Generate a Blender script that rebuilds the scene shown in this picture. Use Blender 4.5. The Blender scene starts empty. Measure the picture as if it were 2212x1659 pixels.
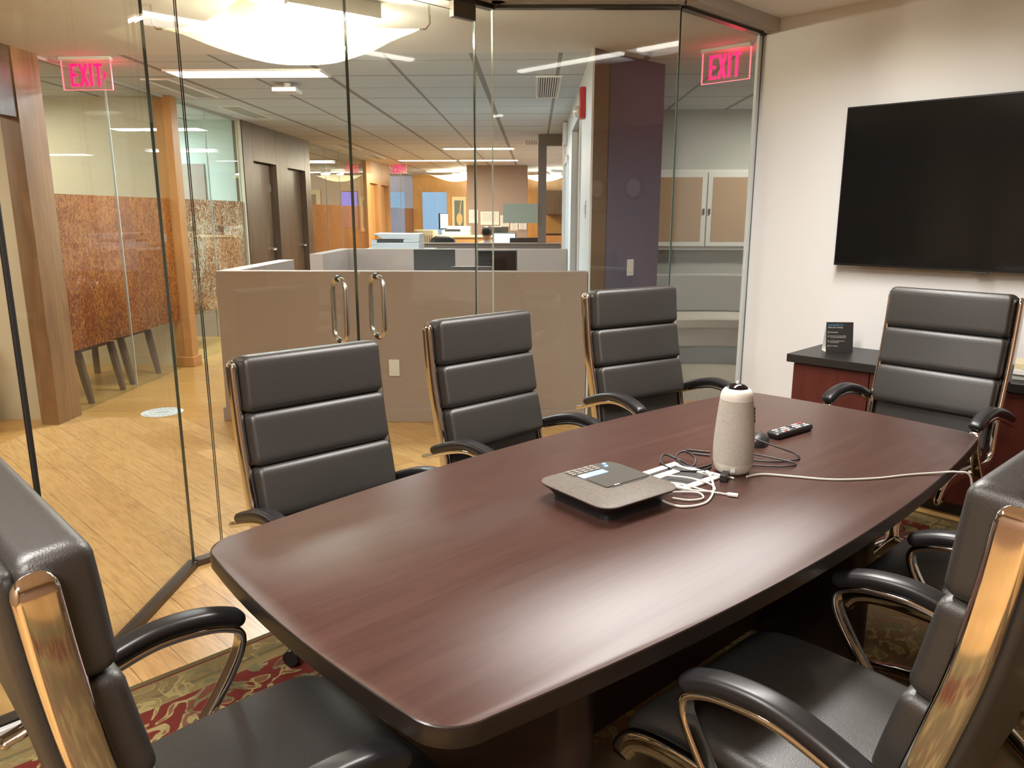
import bpy, bmesh, math, random
from mathutils import Vector, Matrix
random.seed(7)
C = bpy.context.scene.collection
S2 = math.sqrt(.5); PI = math.pi
TH = math.radians(1.7)                    # the office grid is turned a little against the camera
def O(X, Y, z=0): return (X*math.cos(TH)+Y*math.sin(TH), -X*math.sin(TH)+Y*math.cos(TH), z)   # office grid -> world
def R(a, b, z=0): return ((a-b)*S2, (a+b)*S2, z)                                             # meeting-room axes -> world
R45 = PI/4
# ------------------------------------------------------------------ materials
def _new(name):
    m = bpy.data.materials.new(name); m.use_nodes = True
    nt = m.node_tree; return m, nt, nt.nodes, nt.links, nt.nodes['Principled BSDF']
def mat(name, col, rough=.5, metal=0., spec=.5, bump=0., bscale=200., var=0., vscale=6., coat=0.):
    m, nt, N, L, b = _new(name)
    b.inputs['Base Color'].default_value = (*col, 1); b.inputs['Roughness'].default_value = rough
    b.inputs['Metallic'].default_value = metal; b.inputs['Specular IOR Level'].default_value = spec
    b.inputs['Coat Weight'].default_value = coat
    tc = N.new('ShaderNodeTexCoord')
    if var:
        n = N.new('ShaderNodeTexNoise'); n.inputs['Scale'].default_value = vscale; n.inputs['Detail'].default_value = 5
        L.new(tc.outputs['Object'], n.inputs['Vector'])
        r = N.new('ShaderNodeValToRGB'); r.color_ramp.elements[0].position = .3; r.color_ramp.elements[1].position = .7
        r.color_ramp.elements[0].color = (*[max(0, c*(1-var)) for c in col], 1)
        r.color_ramp.elements[1].color = (*[min(1, c*(1+var)) for c in col], 1)
        L.new(n.outputs['Fac'], r.inputs['Fac']); L.new(r.outputs['Color'], b.inputs['Base Color'])
    if bump:
        n = N.new('ShaderNodeTexNoise'); n.inputs['Scale'].default_value = bscale; n.inputs['Detail'].default_value = 3
        L.new(tc.outputs['Object'], n.inputs['Vector'])
        bp = N.new('ShaderNodeBump'); bp.inputs['Strength'].default_value = bump; bp.inputs['Distance'].default_value = .002
        L.new(n.outputs['Fac'], bp.inputs['Height']); L.new(bp.outputs['Normal'], b.inputs['Normal'])
    return m
def wood(name, c1, c2, rough=.4, scale=(1.5, 1.5, 18), dist=2.2, coord='Object', rot=0., spec=.5, fine=.25):
    m, nt, N, L, b = _new(name)
    tc = N.new('ShaderNodeTexCoord'); mp = N.new('ShaderNodeMapping')
    mp.inputs['Scale'].default_value = scale; mp.inputs['Rotation'].default_value = (0, 0, rot)
    L.new(tc.outputs[coord], mp.inputs['Vector'])
    n1 = N.new('ShaderNodeTexNoise'); n1.inputs['Scale'].default_value = 2.2; n1.inputs['Detail'].default_value = 8
    n1.inputs['Distortion'].default_value = dist; n1.inputs['Roughness'].default_value = .6
    L.new(mp.outputs['Vector'], n1.inputs['Vector'])
    r = N.new('ShaderNodeValToRGB'); r.color_ramp.elements[0].position = .32; r.color_ramp.elements[1].position = .68
    r.color_ramp.elements[0].color = (*c1, 1); r.color_ramp.elements[1].color = (*c2, 1)
    L.new(n1.outputs['Fac'], r.inputs['Fac']); L.new(r.outputs['Color'], b.inputs['Base Color'])
    b.inputs['Roughness'].default_value = rough; b.inputs['Specular IOR Level'].default_value = spec
    return m
def emit(name, col, st, both=True):
    m, nt, N, L, b = _new(name)
    b.inputs['Base Color'].default_value = (*[c*.5 for c in col], 1)
    b.inputs['Emission Color'].default_value = (*col, 1); b.inputs['Emission Strength'].default_value = st
    return m
def glass(name, tint=(.97, .985, .97), gloss=(.78, .78, .78), f0=.032, haze=0., hazecol=(.8, .8, .8)):
    m, nt, N, L, b = _new(name); N.remove(b)
    out = [n for n in N if n.type == 'OUTPUT_MATERIAL'][0]
    lw = N.new('ShaderNodeLayerWeight'); lw.inputs['Blend'].default_value = .5
    pw = N.new('ShaderNodeMath'); pw.operation = 'POWER'; pw.inputs[1].default_value = 5
    L.new(lw.outputs['Facing'], pw.inputs[0])
    ma = N.new('ShaderNodeMath'); ma.operation = 'MULTIPLY_ADD'; ma.inputs[1].default_value = 1-f0; ma.inputs[2].default_value = f0
    L.new(pw.outputs[0], ma.inputs[0])
    tr = N.new('ShaderNodeBsdfTransparent'); tr.inputs['Color'].default_value = (*tint, 1)
    gl = N.new('ShaderNodeBsdfGlossy'); gl.inputs['Roughness'].default_value = 0.; gl.inputs['Color'].default_value = (*gloss, 1)
    mx = N.new('ShaderNodeMixShader'); L.new(ma.outputs[0], mx.inputs['Fac']); L.new(tr.outputs[0], mx.inputs[1]); L.new(gl.outputs[0], mx.inputs[2])
    last = mx
    if haze:
        df = N.new('ShaderNodeBsdfDiffuse'); df.inputs['Color'].default_value = (*hazecol, 1)
        m2 = N.new('ShaderNodeMixShader'); m2.inputs['Fac'].default_value = haze
        L.new(mx.outputs[0], m2.inputs[1]); L.new(df.outputs[0], m2.inputs[2]); last = m2
    L.new(last.outputs[0], out.inputs['Surface']); return m
def planks(name, rot, cols, pw=.145, pl=1.8, rough=.28):
    m, nt, N, L, b = _new(name)
    ge = N.new('ShaderNodeNewGeometry'); mp = N.new('ShaderNodeMapping'); mp.inputs['Rotation'].default_value = (0, 0, rot)
    L.new(ge.outputs['Position'], mp.inputs['Vector'])
    br = N.new('ShaderNodeTexBrick'); br.offset = .37; br.inputs['Scale'].default_value = 1.
    br.inputs['Brick Width'].default_value = pl; br.inputs['Row Height'].default_value = pw
    br.inputs['Mortar Size'].default_value = .0016; br.inputs['Mortar Smooth'].default_value = .3; br.inputs['Bias'].default_value = 0.
    br.inputs['Color1'].default_value = (*cols[0], 1); br.inputs['Color2'].default_value = (*cols[1], 1); br.inputs['Mortar'].default_value = (*cols[2], 1)
    L.new(mp.outputs['Vector'], br.inputs['Vector'])
    m2 = N.new('ShaderNodeMapping'); m2.inputs['Scale'].default_value = (3.2, 26, 1); L.new(mp.outputs['Vector'], m2.inputs['Vector'])
    n = N.new('ShaderNodeTexNoise'); n.inputs['Scale'].default_value = 2.2; n.inputs['Detail'].default_value = 4; n.inputs['Distortion'].default_value = .6
    L.new(m2.outputs['Vector'], n.inputs['Vector'])
    r = N.new('ShaderNodeValToRGB'); r.color_ramp.elements[0].position = .3; r.color_ramp.elements[0].color = (.72, .66, .6, 1)
    r.color_ramp.elements[1].position = .6; r.color_ramp.elements[1].color = (1.06, 1.06, 1.06, 1)
    L.new(n.outputs['Fac'], r.inputs['Fac'])
    mx = N.new('ShaderNodeMix'); mx.data_type = 'RGBA'; mx.blend_type = 'MULTIPLY'; mx.inputs['Factor'].default_value = .8
    L.new(br.outputs['Color'], mx.inputs['A']); L.new(r.outputs['Color'], mx.inputs['B'])
    L.new(mx.outputs['Result'], b.inputs['Base Color'])
    b.inputs['Roughness'].default_value = rough
    return m
def film_mat(name, c1, c2, trans, scale=95):
    m, nt, N, L, b = _new(name); out = [n for n in N if n.type == 'OUTPUT_MATERIAL'][0]
    ge = N.new('ShaderNodeNewGeometry'); mp = N.new('ShaderNodeMapping'); mp.inputs['Scale'].default_value = (1, 1, .55)
    L.new(ge.outputs['Position'], mp.inputs['Vector'])
    n = N.new('ShaderNodeTexNoise'); n.inputs['Scale'].default_value = scale*.42; n.inputs['Detail'].default_value = 2; n.inputs['Distortion'].default_value = 2.2
    L.new(mp.outputs['Vector'], n.inputs['Vector'])
    n2 = N.new('ShaderNodeTexNoise'); n2.inputs['Scale'].default_value = 2.5; n2.inputs['Detail'].default_value = 3
    L.new(mp.outputs['Vector'], n2.inputs['Vector'])
    ad = N.new('ShaderNodeMath'); ad.operation = 'MULTIPLY_ADD'; ad.inputs[1].default_value = .35; L.new(n2.outputs['Fac'], ad.inputs[0]); L.new(n.outputs['Fac'], ad.inputs[2])
    r = N.new('ShaderNodeValToRGB'); e = r.color_ramp.elements
    e[0].position = .58; e[0].color = (*[c*.55 for c in c1], 1); e[1].position = .76; e[1].color = (*c2, 1)
    k = e.new(.66); k.color = (*c1, 1)
    L.new(ad.outputs[0], r.inputs['Fac']); L.new(r.outputs['Color'], b.inputs['Base Color']); b.inputs['Roughness'].default_value = .6
    tl = N.new('ShaderNodeBsdfTranslucent'); L.new(r.outputs['Color'], tl.inputs['Color'])
    m1 = N.new('ShaderNodeMixShader'); m1.inputs['Fac'].default_value = .45; L.new(b.outputs[0], m1.inputs[1]); L.new(tl.outputs[0], m1.inputs[2])
    tr = N.new('ShaderNodeBsdfTransparent'); m2 = N.new('ShaderNodeMixShader'); m2.inputs['Fac'].default_value = trans
    L.new(m1.outputs[0], m2.inputs[1]); L.new(tr.outputs[0], m2.inputs[2]); L.new(m2.outputs[0], out.inputs['Surface'])
    return m
def tiles(name, col, line):
    # mineral fibre tiles: 1.2 m bays, grooves every 0.6 m
    m, nt, N, L, b = _new(name)
    ge = N.new('ShaderNodeNewGeometry'); mp = N.new('ShaderNodeMapping'); mp.vector_type = 'POINT'
    mp.inputs['Rotation'].default_value = (0, 0, TH); L.new(ge.outputs['Position'], mp.inputs['Vector'])
    sx = N.new('ShaderNodeSeparateXYZ'); L.new(mp.outputs['Vector'], sx.inputs[0])
    def grid(src, off, per, w):
        a = N.new('ShaderNodeMath'); a.operation = 'SUBTRACT'; a.inputs[1].default_value = off; L.new(src, a.inputs[0])
        p = N.new('ShaderNodeMath'); p.operation = 'PINGPONG'; p.inputs[1].default_value = per/2; L.new(a.outputs[0], p.inputs[0])
        l = N.new('ShaderNodeMath'); l.operation = 'LESS_THAN'; l.inputs[1].default_value = w/2; L.new(p.outputs[0], l.inputs[0]); return l.outputs[0]
    def mxm(a, c):
        k = N.new('ShaderNodeMath'); k.operation = 'MAXIMUM'; L.new(a, k.inputs[0]); L.new(c, k.inputs[1]); return k.outputs[0]
    g = mxm(mxm(grid(sx.outputs[0], -1.64, 1.205, .045), grid(sx.outputs[0], -1.04, 1.205, .028)), mxm(grid(sx.outputs[1], 6.40, 1.205, .030), grid(sx.outputs[1], 7.0, 1.205, .014)))
    no = N.new('ShaderNodeTexNoise'); no.inputs['Scale'].default_value = 90; L.new(ge.outputs['Position'], no.inputs['Vector'])
    mx = N.new('ShaderNodeMix'); mx.data_type = 'RGBA'; L.new(g, mx.inputs['Factor'])
    mx.inputs['A'].default_value = (*col, 1); mx.inputs['B'].default_value = (*line, 1)
    L.new(mx.outputs['Result'], b.inputs['Base Color']); b.inputs['Roughness'].default_value = .9
    bp = N.new('ShaderNodeBump'); bp.inputs['Strength'].default_value = .1; L.new(no.outputs['Fac'], bp.inputs['Height']); L.new(bp.outputs['Normal'], b.inputs['Normal'])
    return m
def rug_mat():
    m, nt, N, L, b = _new('rug_wool')
    tc = N.new('ShaderNodeTexCoord'); sx = N.new('ShaderNodeSeparateXYZ'); L.new(tc.outputs['Object'], sx.inputs[0])
    def ab(o, half):
        a = N.new('ShaderNodeMath'); a.operation = 'ABSOLUTE'; L.new(o, a.inputs[0])
        s = N.new('ShaderNodeMath'); s.operation = 'SUBTRACT'; s.inputs[0].default_value = half; L.new(a.outputs[0], s.inputs[1]); return s.outputs[0]
    mn = N.new('ShaderNodeMath'); mn.operation = 'MINIMUM'; L.new(ab(sx.outputs[0], 2.29), mn.inputs[0]); L.new(ab(sx.outputs[1], 1.83), mn.inputs[1])
    r = N.new('ShaderNodeValToRGB'); r.color_ramp.interpolation = 'CONSTANT'; e = r.color_ramp.elements
    tan, gold, red, olive = (.23, .165, .07, 1), (.27, .19, .08, 1), (.155, .028, .02, 1), (.15, .12, .055, 1)
    e[0].position = 0; e[0].color = olive; e[1].position = .022; e[1].color = red
    for p, c in ((.030, tan), (.105, olive), (.118, tan), (.165, red), (.33, tan), (.35, red), (.36, gold), (.39, (.20, .12, .06, 1))):
        k = e.new(p); k.color = c
    L.new(mn.outputs[0], r.inputs['Fac'])
    n = N.new('ShaderNodeTexNoise'); n.inputs['Scale'].default_value = 9; n.inputs['Detail'].default_value = 2; n.inputs['Distortion'].default_value = 2.5
    L.new(tc.outputs['Object'], n.inputs['Vector'])
    r2 = N.new('ShaderNodeValToRGB'); r2.color_ramp.interpolation = 'CONSTANT'; f = r2.color_ramp.elements
    f[0].position = 0; f[0].color = (0, 0, 0, 1); f[1].position = .52; f[1].color = (1, 1, 1, 1); q = f.new(.62); q.color = (.25, .25, .25, 1)
    L.new(n.outputs['Fac'], r2.inputs['Fac'])
    inb = N.new('ShaderNodeMath'); inb.operation = 'GREATER_THAN'; inb.inputs[1].default_value = .034; L.new(mn.outputs[0], inb.inputs[0])
    ml = N.new('ShaderNodeMath'); ml.operation = 'MULTIPLY'; L.new(inb.outputs[0], ml.inputs[0]); L.new(r2.outputs['Color'], ml.inputs[1])
    # motif colour: gold over red, olive over tan
    n3 = N.new('ShaderNodeTexNoise'); n3.inputs['Scale'].default_value = 5; L.new(tc.outputs['Object'], n3.inputs['Vector'])
    r3 = N.new('ShaderNodeValToRGB'); h = r3.color_ramp.elements; h[0].position = .45; h[0].color = (.36, .28, .12, 1); h[1].position = .55; h[1].color = (.16, .14, .07, 1)
    L.new(n3.outputs['Fac'], r3.inputs['Fac'])
    mx = N.new('ShaderNodeMix'); mx.data_type = 'RGBA'; L.new(ml.outputs[0], mx.inputs['Factor']); L.new(r.outputs['Color'], mx.inputs['A']); L.new(r3.outputs['Color'], mx.inputs['B'])
    n4 = N.new('ShaderNodeTexNoise'); n4.inputs['Scale'].default_value = 220; L.new(tc.outputs['Object'], n4.inputs['Vector'])
    m4 = N.new('ShaderNodeMix'); m4.data_type = 'RGBA'; m4.blend_type = 'MULTIPLY'; m4.inputs['Factor'].default_value = .6
    L.new(mx.outputs['Result'], m4.inputs['A']); L.new(n4.outputs['Color'], m4.inputs['B'])
    L.new(m4.outputs['Result'], b.inputs['Base Color']); b.inputs['Roughness'].default_value = .95; b.inputs['Specular IOR Level'].default_value = .1
    return m
def stripe_mat(name):
    m, nt, N, L, b = _new(name); tc = N.new('ShaderNodeTexCoord'); w = N.new('ShaderNodeTexWave'); w.bands_direction = 'Y'
    w.inputs['Scale'].default_value = 4.5; L.new(tc.outputs['Object'], w.inputs['Vector'])
    r = N.new('ShaderNodeValToRGB'); r.color_ramp.interpolation = 'CONSTANT'; e = r.color_ramp.elements
    e[0].position = 0; e[0].color = (.7, .66, .58, 1); e[1].position = .35; e[1].color = (.2, .21, .24, 1)
    k = e.new(.5); k.color = (.6, .57, .5, 1); k = e.new(.7); k.color = (.38, .28, .2, 1); k = e.new(.85); k.color = (.3, .33, .38, 1)
    L.new(w.outputs['Color'], r.inputs['Fac']); L.new(r.outputs['Color'], b.inputs['Base Color']); b.inputs['Roughness'].default_value = .9; return m
def sail_mat():
    m, nt, N, L, b = _new('sail_fabric'); out = [n for n in N if n.type == 'OUTPUT_MATERIAL'][0]
    d = N.new('ShaderNodeBsdfDiffuse'); d.inputs['Color'].default_value = (.62, .60, .52, 1)
    t = N.new('ShaderNodeBsdfTranslucent'); t.inputs['Color'].default_value = (.95, .88, .66, 1)
    x = N.new('ShaderNodeMixShader'); x.inputs['Fac'].default_value = .5; L.new(d.outputs[0], x.inputs[1]); L.new(t.outputs[0], x.inputs[2])
    L.new(x.outputs[0], out.inputs['Surface']); return m
def satin(m, rough, ior):
    # satin lacquer: Beckmann gloss over the grain colour
    nt = m.node_tree; N = nt.nodes; L = nt.links; b = N['Principled BSDF']; out = [n for n in N if n.type == 'OUTPUT_MATERIAL'][0]
    src = b.inputs['Base Color'].links[0].from_socket; d = N.new('ShaderNodeBsdfDiffuse'); L.new(src, d.inputs['Color'])
    g = N.new('ShaderNodeBsdfAnisotropic'); g.distribution = 'BECKMANN'; g.inputs['Roughness'].default_value = rough; g.inputs['Color'].default_value = (1, 1, 1, 1)
    f = N.new('ShaderNodeFresnel'); f.inputs['IOR'].default_value = ior; x = N.new('ShaderNodeMixShader')
    L.new(f.outputs[0], x.inputs['Fac']); L.new(d.outputs[0], x.inputs[1]); L.new(g.outputs[0], x.inputs[2]); L.new(x.outputs[0], out.inputs['Surface']); N.remove(b); return m
M = dict(
 leather=mat('black_leather', (.027, .024, .0215), .42, spec=.85, bump=.25, bscale=420), pad=mat('black_arm_pad', (.013, .012, .013), .34),
 chrome=mat('polished_chrome', (.72, .68, .63), .07, metal=1), steel=mat('brushed_steel', (.62, .6, .56), .27, metal=1), black=mat('black_plastic', (.012, .012, .012), .4),
 tabletop=satin(wood('dark_mahogany_laminate', (.052, .025, .020), (.070, .035, .028), .235, scale=(1.2, 16, 1), dist=.8, spec=.42), .34, 1.33), tablebase=mat('dark_mahogany_base', (.018, .009, .007), .45),
 tableedge=mat('dark_table_edge', (.012, .008, .006), .32),
 white=mat('white_wall_paint', (.79, .785, .775), .75, bump=.04, bscale=300), whitepaint=mat('white_door_paint', (.74, .77, .78), .5),
 ceil=mat('warm_ceiling_paint', (.90, .86, .82), .85), soffit=mat('soffit_paint', (.70, .68, .66), .8),
 taupe=mat('taupe_wall_paint', (.345, .272, .232), .72, bump=.03, bscale=250), taupedark=mat('dark_taupe_frame', (.19, .15, .125), .7),
 purple=mat('purple_wall_paint', (.15, .145, .215), .75), trimgrey=mat('grey_bulkhead_paint', (.46, .42, .38), .8), brownwall=mat('brown_wall_paint', (.20, .135, .08), .8),
 beige=mat('beige_wall_paint', (.62, .55, .41), .85), paleblue=mat('pale_wall_paint', (.55, .62, .58), .85), grey=mat('grey_wall_paint', (.45, .46, .42), .85),
 litpier=wood('lit_pier_veneer', (.19, .10, .045), (.30, .17, .08), .38, scale=(4, 4, .7), dist=.9), wood=wood('walnut_veneer', (.072, .043, .025), (.125, .078, .046), .38, scale=(4, 4, .7), dist=.9), woodlight=wood('orange_maple', (.42, .19, .06), (.52, .25, .085), .38, scale=(4, 4, .6), dist=.7),  # pier veneer is a lighter copy, its stronger lighting put into the colour
 honey=wood('honey_veneer', (.42, .22, .07), (.52, .29, .10), .4, scale=(3, 3, .7), dist=.8),
 redwood=wood('cherry_red_laminate', (.075, .014, .010), (.105, .022, .015), .4, scale=(14, 14, .8), dist=.5), credtop=mat('black_woodgrain_top', (.018, .016, .015), .38),
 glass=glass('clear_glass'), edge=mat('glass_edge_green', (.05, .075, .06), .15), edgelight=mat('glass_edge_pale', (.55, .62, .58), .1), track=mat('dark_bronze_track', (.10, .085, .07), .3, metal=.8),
 officeglass=glass('office_glass', (.95, .97, .95)), film=film_mat('orange_film', (.48, .10, .006), (.66, .28, .055), .27), filmbacklit=film_mat('backlit_orange_film', (.55, .21, .07), (.86, .80, .66), .12),  # the paler film copy has the backlight put into its colour
 floor=planks('bamboo_planks_diagonal', -R45*3, ((.64, .40, .165), (.52, .30, .105), (.22, .11, .035))), floor2=planks('bamboo_planks_across', TH, ((.53, .30, .09), (.47, .255, .07), (.3, .15, .05)), pw=.16),
 carpet=mat('grey_carpet', (.34, .30, .24), .95, bump=.3, bscale=120, var=.15, vscale=40), carpetblue_shade=mat('blue_grey_carpet_and_shade', (.34, .38, .38), .9),
 tile=tiles('ceiling_tile', (.60, .625, .635), (.27, .26, .25)), rug=rug_mat(), tv=mat('tv_screen', (.006, .006, .006), .12), tvframe=mat('tv_bezel', (.01, .01, .01), .3),
 lamp=emit('troffer_light', (1, .95, .86), 12.), lampconf=emit('linear_tube_light', (1, .95, .86), 11.), trough=mat('white_light_trough', (.80, .79, .76), .5),
 sailbulb=emit('sail_bulb', (1, .91, .68), 900.), sail=sail_mat(), exitred=emit('exit_red', (1, .0, .09), 2.4), exitedge=emit('exit_edge_pink', (1, .22, .28), 1.1),
 exitplate=glass('exit_acrylic', (.93, .86, .86), (1, 1, 1), .05, .22, (.75, .55, .55)), exitplate2=glass('exit_acrylic_clear', (.97, .9, .9), (1, 1, 1), .05, .06, (.8, .6, .6)),
 whiteplastic=mat('white_plastic', (.78, .77, .74), .4), owlfab=mat('grey_speaker_fabric', (.47, .435, .375), .95, bump=.8, bscale=500, var=.09, vscale=160), owlcap=mat('white_speaker_cap', (.66, .62, .55), .45),
 lens=mat('dark_lens', (.006, .004, .006), .08), phonetop=mat('woven_grey_cover', (.105, .085, .068), .6, var=.25, vscale=160), phoneglass=mat('smoked_glass', (.10, .095, .085), .12), phonescreen=emit('phone_screen', (.28, .5, 1.), 1.1),
 paleyellow=emit('screen_yellow', (1., .95, .55), .8), key=mat('grey_key', (.22, .2, .18), .4), cableblack=mat('black_cable', (.012, .011, .011), .4), cablewhite=mat('white_cable', (.66, .63, .57), .45),
 cord=mat('grey_white_cord', (.55, .52, .46), .5), paper=mat('white_paper', (.78, .76, .72), .8), cardblack=mat('black_card', (.018, .016, .014), .6), textblue=mat('blue_print', (.10, .35, .55), .6), textwhite=mat('white_print', (.75, .72, .65), .6),
 red=mat('red_alarm_plastic', (.45, .02, .025), .35), strobe=mat('clear_strobe', (.7, .7, .7), .1, metal=.3), btn=mat('white_button', (.6, .57, .55), .5), btnred=mat('red_button', (.5, .05, .04), .5), btngrey=mat('grey_button', (.12, .12, .14), .5),
 darkwood=mat('dark_chair_wood', (.075, .05, .05), .5), maroon=mat('maroon_upholstery', (.14, .04, .022), .9, var=.3, vscale=40), stripe=stripe_mat('striped_upholstery'), picblue=mat('blue_print_paper', (.35, .52, .66), .6),
 skin=mat('skin', (.52, .30, .21), .55), hair=mat('dark_hair', (.02, .015, .012), .5), shirt=mat('cream_shirt', (.68, .66, .58), .85), screenblue=emit('monitor_screen', (.55, .85, 1.), 1.6), greyplastic=mat('grey_white_plastic', (.58, .61, .63), .45), darkgrey=mat('dark_grey_plastic', (.035, .037, .037), .45), mousegrey=mat('mouse_plastic', (.022, .022, .022), .45),
 frost=mat('frosted_grey_panel', (.36, .40, .33), .6), sofa=mat('grey_upholstery', (.33, .335, .31), .9), sofaseat=mat('beige_upholstery', (.46, .43, .37), .9), cork=mat('tan_panel', (.36, .24, .14), .9), corkdark=mat('brown_panel', (.33, .13, .03), .9), alu=mat('pale_aluminium', (.62, .62, .58), .4),
 spoonbg=mat('grey_green_print', (.12, .16, .15), .7), spoon=mat('peach_print', (.72, .45, .22), .7), cream=mat('cream_frame', (.72, .62, .40), .6), tvblue=emit('wall_screen_blue', (.12, .2, 1.), 1.0),
 blind=mat('window_blind', (.7, .8, .9), .8), sticker=mat('floor_sticker', (.62, .66, .63), .5), stickerink=mat('sticker_print', (.36, .40, .38), .6), clockface=mat('clock_face', (.82, .8, .74), .5), brass=mat('door_brass', (.6, .56, .5), .3, metal=1),
 tealpaper=mat('teal_print', (.2, .55, .52), .7), ledwood=mat('dark_recess', (.12, .07, .04), .7), backwall=mat('back_wall_paint', (.30, .185, .115), .7), sky=emit('phone_lcd', (.35, .3, 1.), 1.), slot=mat('vent_dark', (.05, .05, .05), .8), gridgrey=mat('grille_grey', (.40, .42, .41), .7),
)
# ------------------------------------------------------------------ mesh helpers
class MB:
    def __init__(s): s.v = []; s.f = []; s.mi = []
    def add(s, vs, fs, T=None, mi=0):
        o = len(s.v); s.v += [tuple(T(*p)) if T else tuple(p) for p in vs]; s.f += [[o+i for i in f] for f in fs]; s.mi += [mi]*len(fs); return s
    def box(s, x0, x1, y0, y1, z0, z1, T=None, mi=0):
        return s.add([(x, y, z) for z in (z0, z1) for y in (y0, y1) for x in (x0, x1)], [(0, 2, 3, 1), (4, 5, 7, 6), (0, 1, 5, 4), (2, 6, 7, 3), (0, 4, 6, 2), (1, 3, 7, 5)], T, mi)
    def prism(s, poly, z0, z1, T=None, mi=0):
        a = sum(poly[i][0]*poly[(i+1) % len(poly)][1]-poly[(i+1) % len(poly)][0]*poly[i][1] for i in range(len(poly)))
        if a < 0: poly = poly[::-1]
        n = len(poly); vs = [(x, y, z0) for x, y in poly]+[(x, y, z1) for x, y in poly]
        return s.add(vs, [list(range(n))[::-1], list(range(n, 2*n))]+[(i, (i+1) % n, n+(i+1) % n, n+i) for i in range(n)], T, mi)
    def loft(s, secs, T=None, closed=False, cap=True, mi=0):
        n = len(secs[0]); vs = [p for q in secs for p in q]; fs = []
        k = len(secs)
        for i in range(k if closed else k-1):
            j = (i+1) % k
            for t in range(n): fs.append((i*n+t, i*n+(t+1) % n, j*n+(t+1) % n, j*n+t))
        if cap and not closed: fs += [list(range(n))[::-1], [(k-1)*n+t for t in range(n)]]
        return s.add(vs, fs, T, mi)
    def tube(s, pts, r, n=10, closed=False, T=None, mi=0, radii=None):
        P = [Vector(p) for p in pts]; k = len(P); secs = []; up = None
        for i in range(k):
            d = (P[(i+1) % k]-P[i-1]) if closed else (P[min(i+1, k-1)]-P[max(i-1, 0)])
            d = d.normalized() if d.length > 1e-9 else Vector((0, 0, 1))
            if up is None: up = Vector((0, 0, 1)) if abs(d.z) < .9 else Vector((1, 0, 0))
            a = d.cross(up).normalized(); c = a.cross(d).normalized(); up = c
            rr = radii[i] if radii else r
            secs.append([tuple(P[i]+a*rr*math.cos(2*PI*t/n)+c*rr*math.sin(2*PI*t/n)) for t in range(n)])
        return s.loft(secs, T, closed, True, mi)
    def cyl(s, p0, p1, r, n=20, r1=None, T=None, mi=0):
        return s.tube([p0, p1], r, n, False, T, mi, [r, r if r1 is None else r1])
    def lathe(s, prof, n=32, c=(0, 0), T=None, mi=0):
        return s.loft([[(c[0]+r*math.cos(2*PI*t/n), c[1]+r*math.sin(2*PI*t/n), z) for t in range(n)] for r, z in prof], T, False, True, mi)
    def build(s, name, m, parent=None, smooth=False, bevel=0, seg=2, loc=None, rotz=0, angle=35, sub=0):
        me = bpy.data.meshes.new(name); me.from_pydata(s.v, [], s.f)
        ms = m if isinstance(m, (list, tuple)) else [m]
        for q in ms: me.materials.append(q)
        if len(ms) > 1:
            for p, i in zip(me.polygons, s.mi): p.material_index = i
        bm = bmesh.new(); bm.from_mesh(me); bmesh.ops.recalc_face_normals(bm, faces=bm.faces); bm.to_mesh(me); bm.free()
        o = bpy.data.objects.new(name, me); C.objects.link(o)
        if smooth or bevel:
            for p in me.polygons: p.use_smooth = True
            me.set_sharp_from_angle(angle=math.radians(angle))
        if bevel:
            b = o.modifiers.new('bevel', 'BEVEL'); b.width = bevel; b.segments = seg; b.limit_method = 'ANGLE'; b.angle_limit = math.radians(40); b.harden_normals = False
        if sub: q = o.modifiers.new('sub', 'SUBSURF'); q.levels = sub; q.render_levels = sub
        if parent: o.parent = parent
        if loc: o.location = loc
        if rotz: o.rotation_euler = (0, 0, rotz)
        return o
def tag(o, label=None, cat=None, group=None, kind=None):
    if label: o['label'] = label
    if cat: o['category'] = cat
    if group: o['group'] = group
    if kind: o['kind'] = kind
    return o
def thing(name, label, cat, loc=(0, 0, 0), rotz=0, group=None):
    o = bpy.data.objects.new(name, None); C.objects.link(o); o.location = loc; o.rotation_euler = (0, 0, rotz); o.empty_display_size = .1
    return tag(o, label, cat, group)
def dup(root, loc, rotz, label=None, group=None):
    def cp(o, p):
        c = o.copy(); C.objects.link(c)
        if p: c.parent = p
        for ch in list(o.children): cp(ch, c)
        return c
    r = cp(root, None); r.location = loc; r.rotation_euler = (0, 0, rotz)
    return tag(r, label, None, group)
def struct(name, mb, m, **k): o = mb.build(name, m, **k); o['kind'] = 'structure'; return o
def cr(pts, n):
    # smooth resample through points (Catmull-Rom)
    P = [Vector(p) for p in pts]; out = []; k = len(P)
    for i in range(k-1):
        p0, p1, p2, p3 = P[max(i-1, 0)], P[i], P[i+1], P[min(i+2, k-1)]
        for j in range(n):
            t = j/n; out.append(.5*((2*p1)+(p2-p0)*t+(2*p0-5*p1+4*p2-p3)*t*t+(3*p1-p0-3*p2+p3)*t**3))
    out.append(P[-1]); return out
def rrect(w, h, r, n=4):
    r = min(r, w/2*.999, h/2*.999); pts = []
    for cx, cy, a0 in ((w/2-r, h/2-r, 0), (-w/2+r, h/2-r, 90), (-w/2+r, -h/2+r, 180), (w/2-r, -h/2+r, 270)):
        for i in range(n+1): a = math.radians(a0+90*i/n); pts.append((cx+r*math.cos(a), cy+r*math.sin(a)))
    return pts
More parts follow.
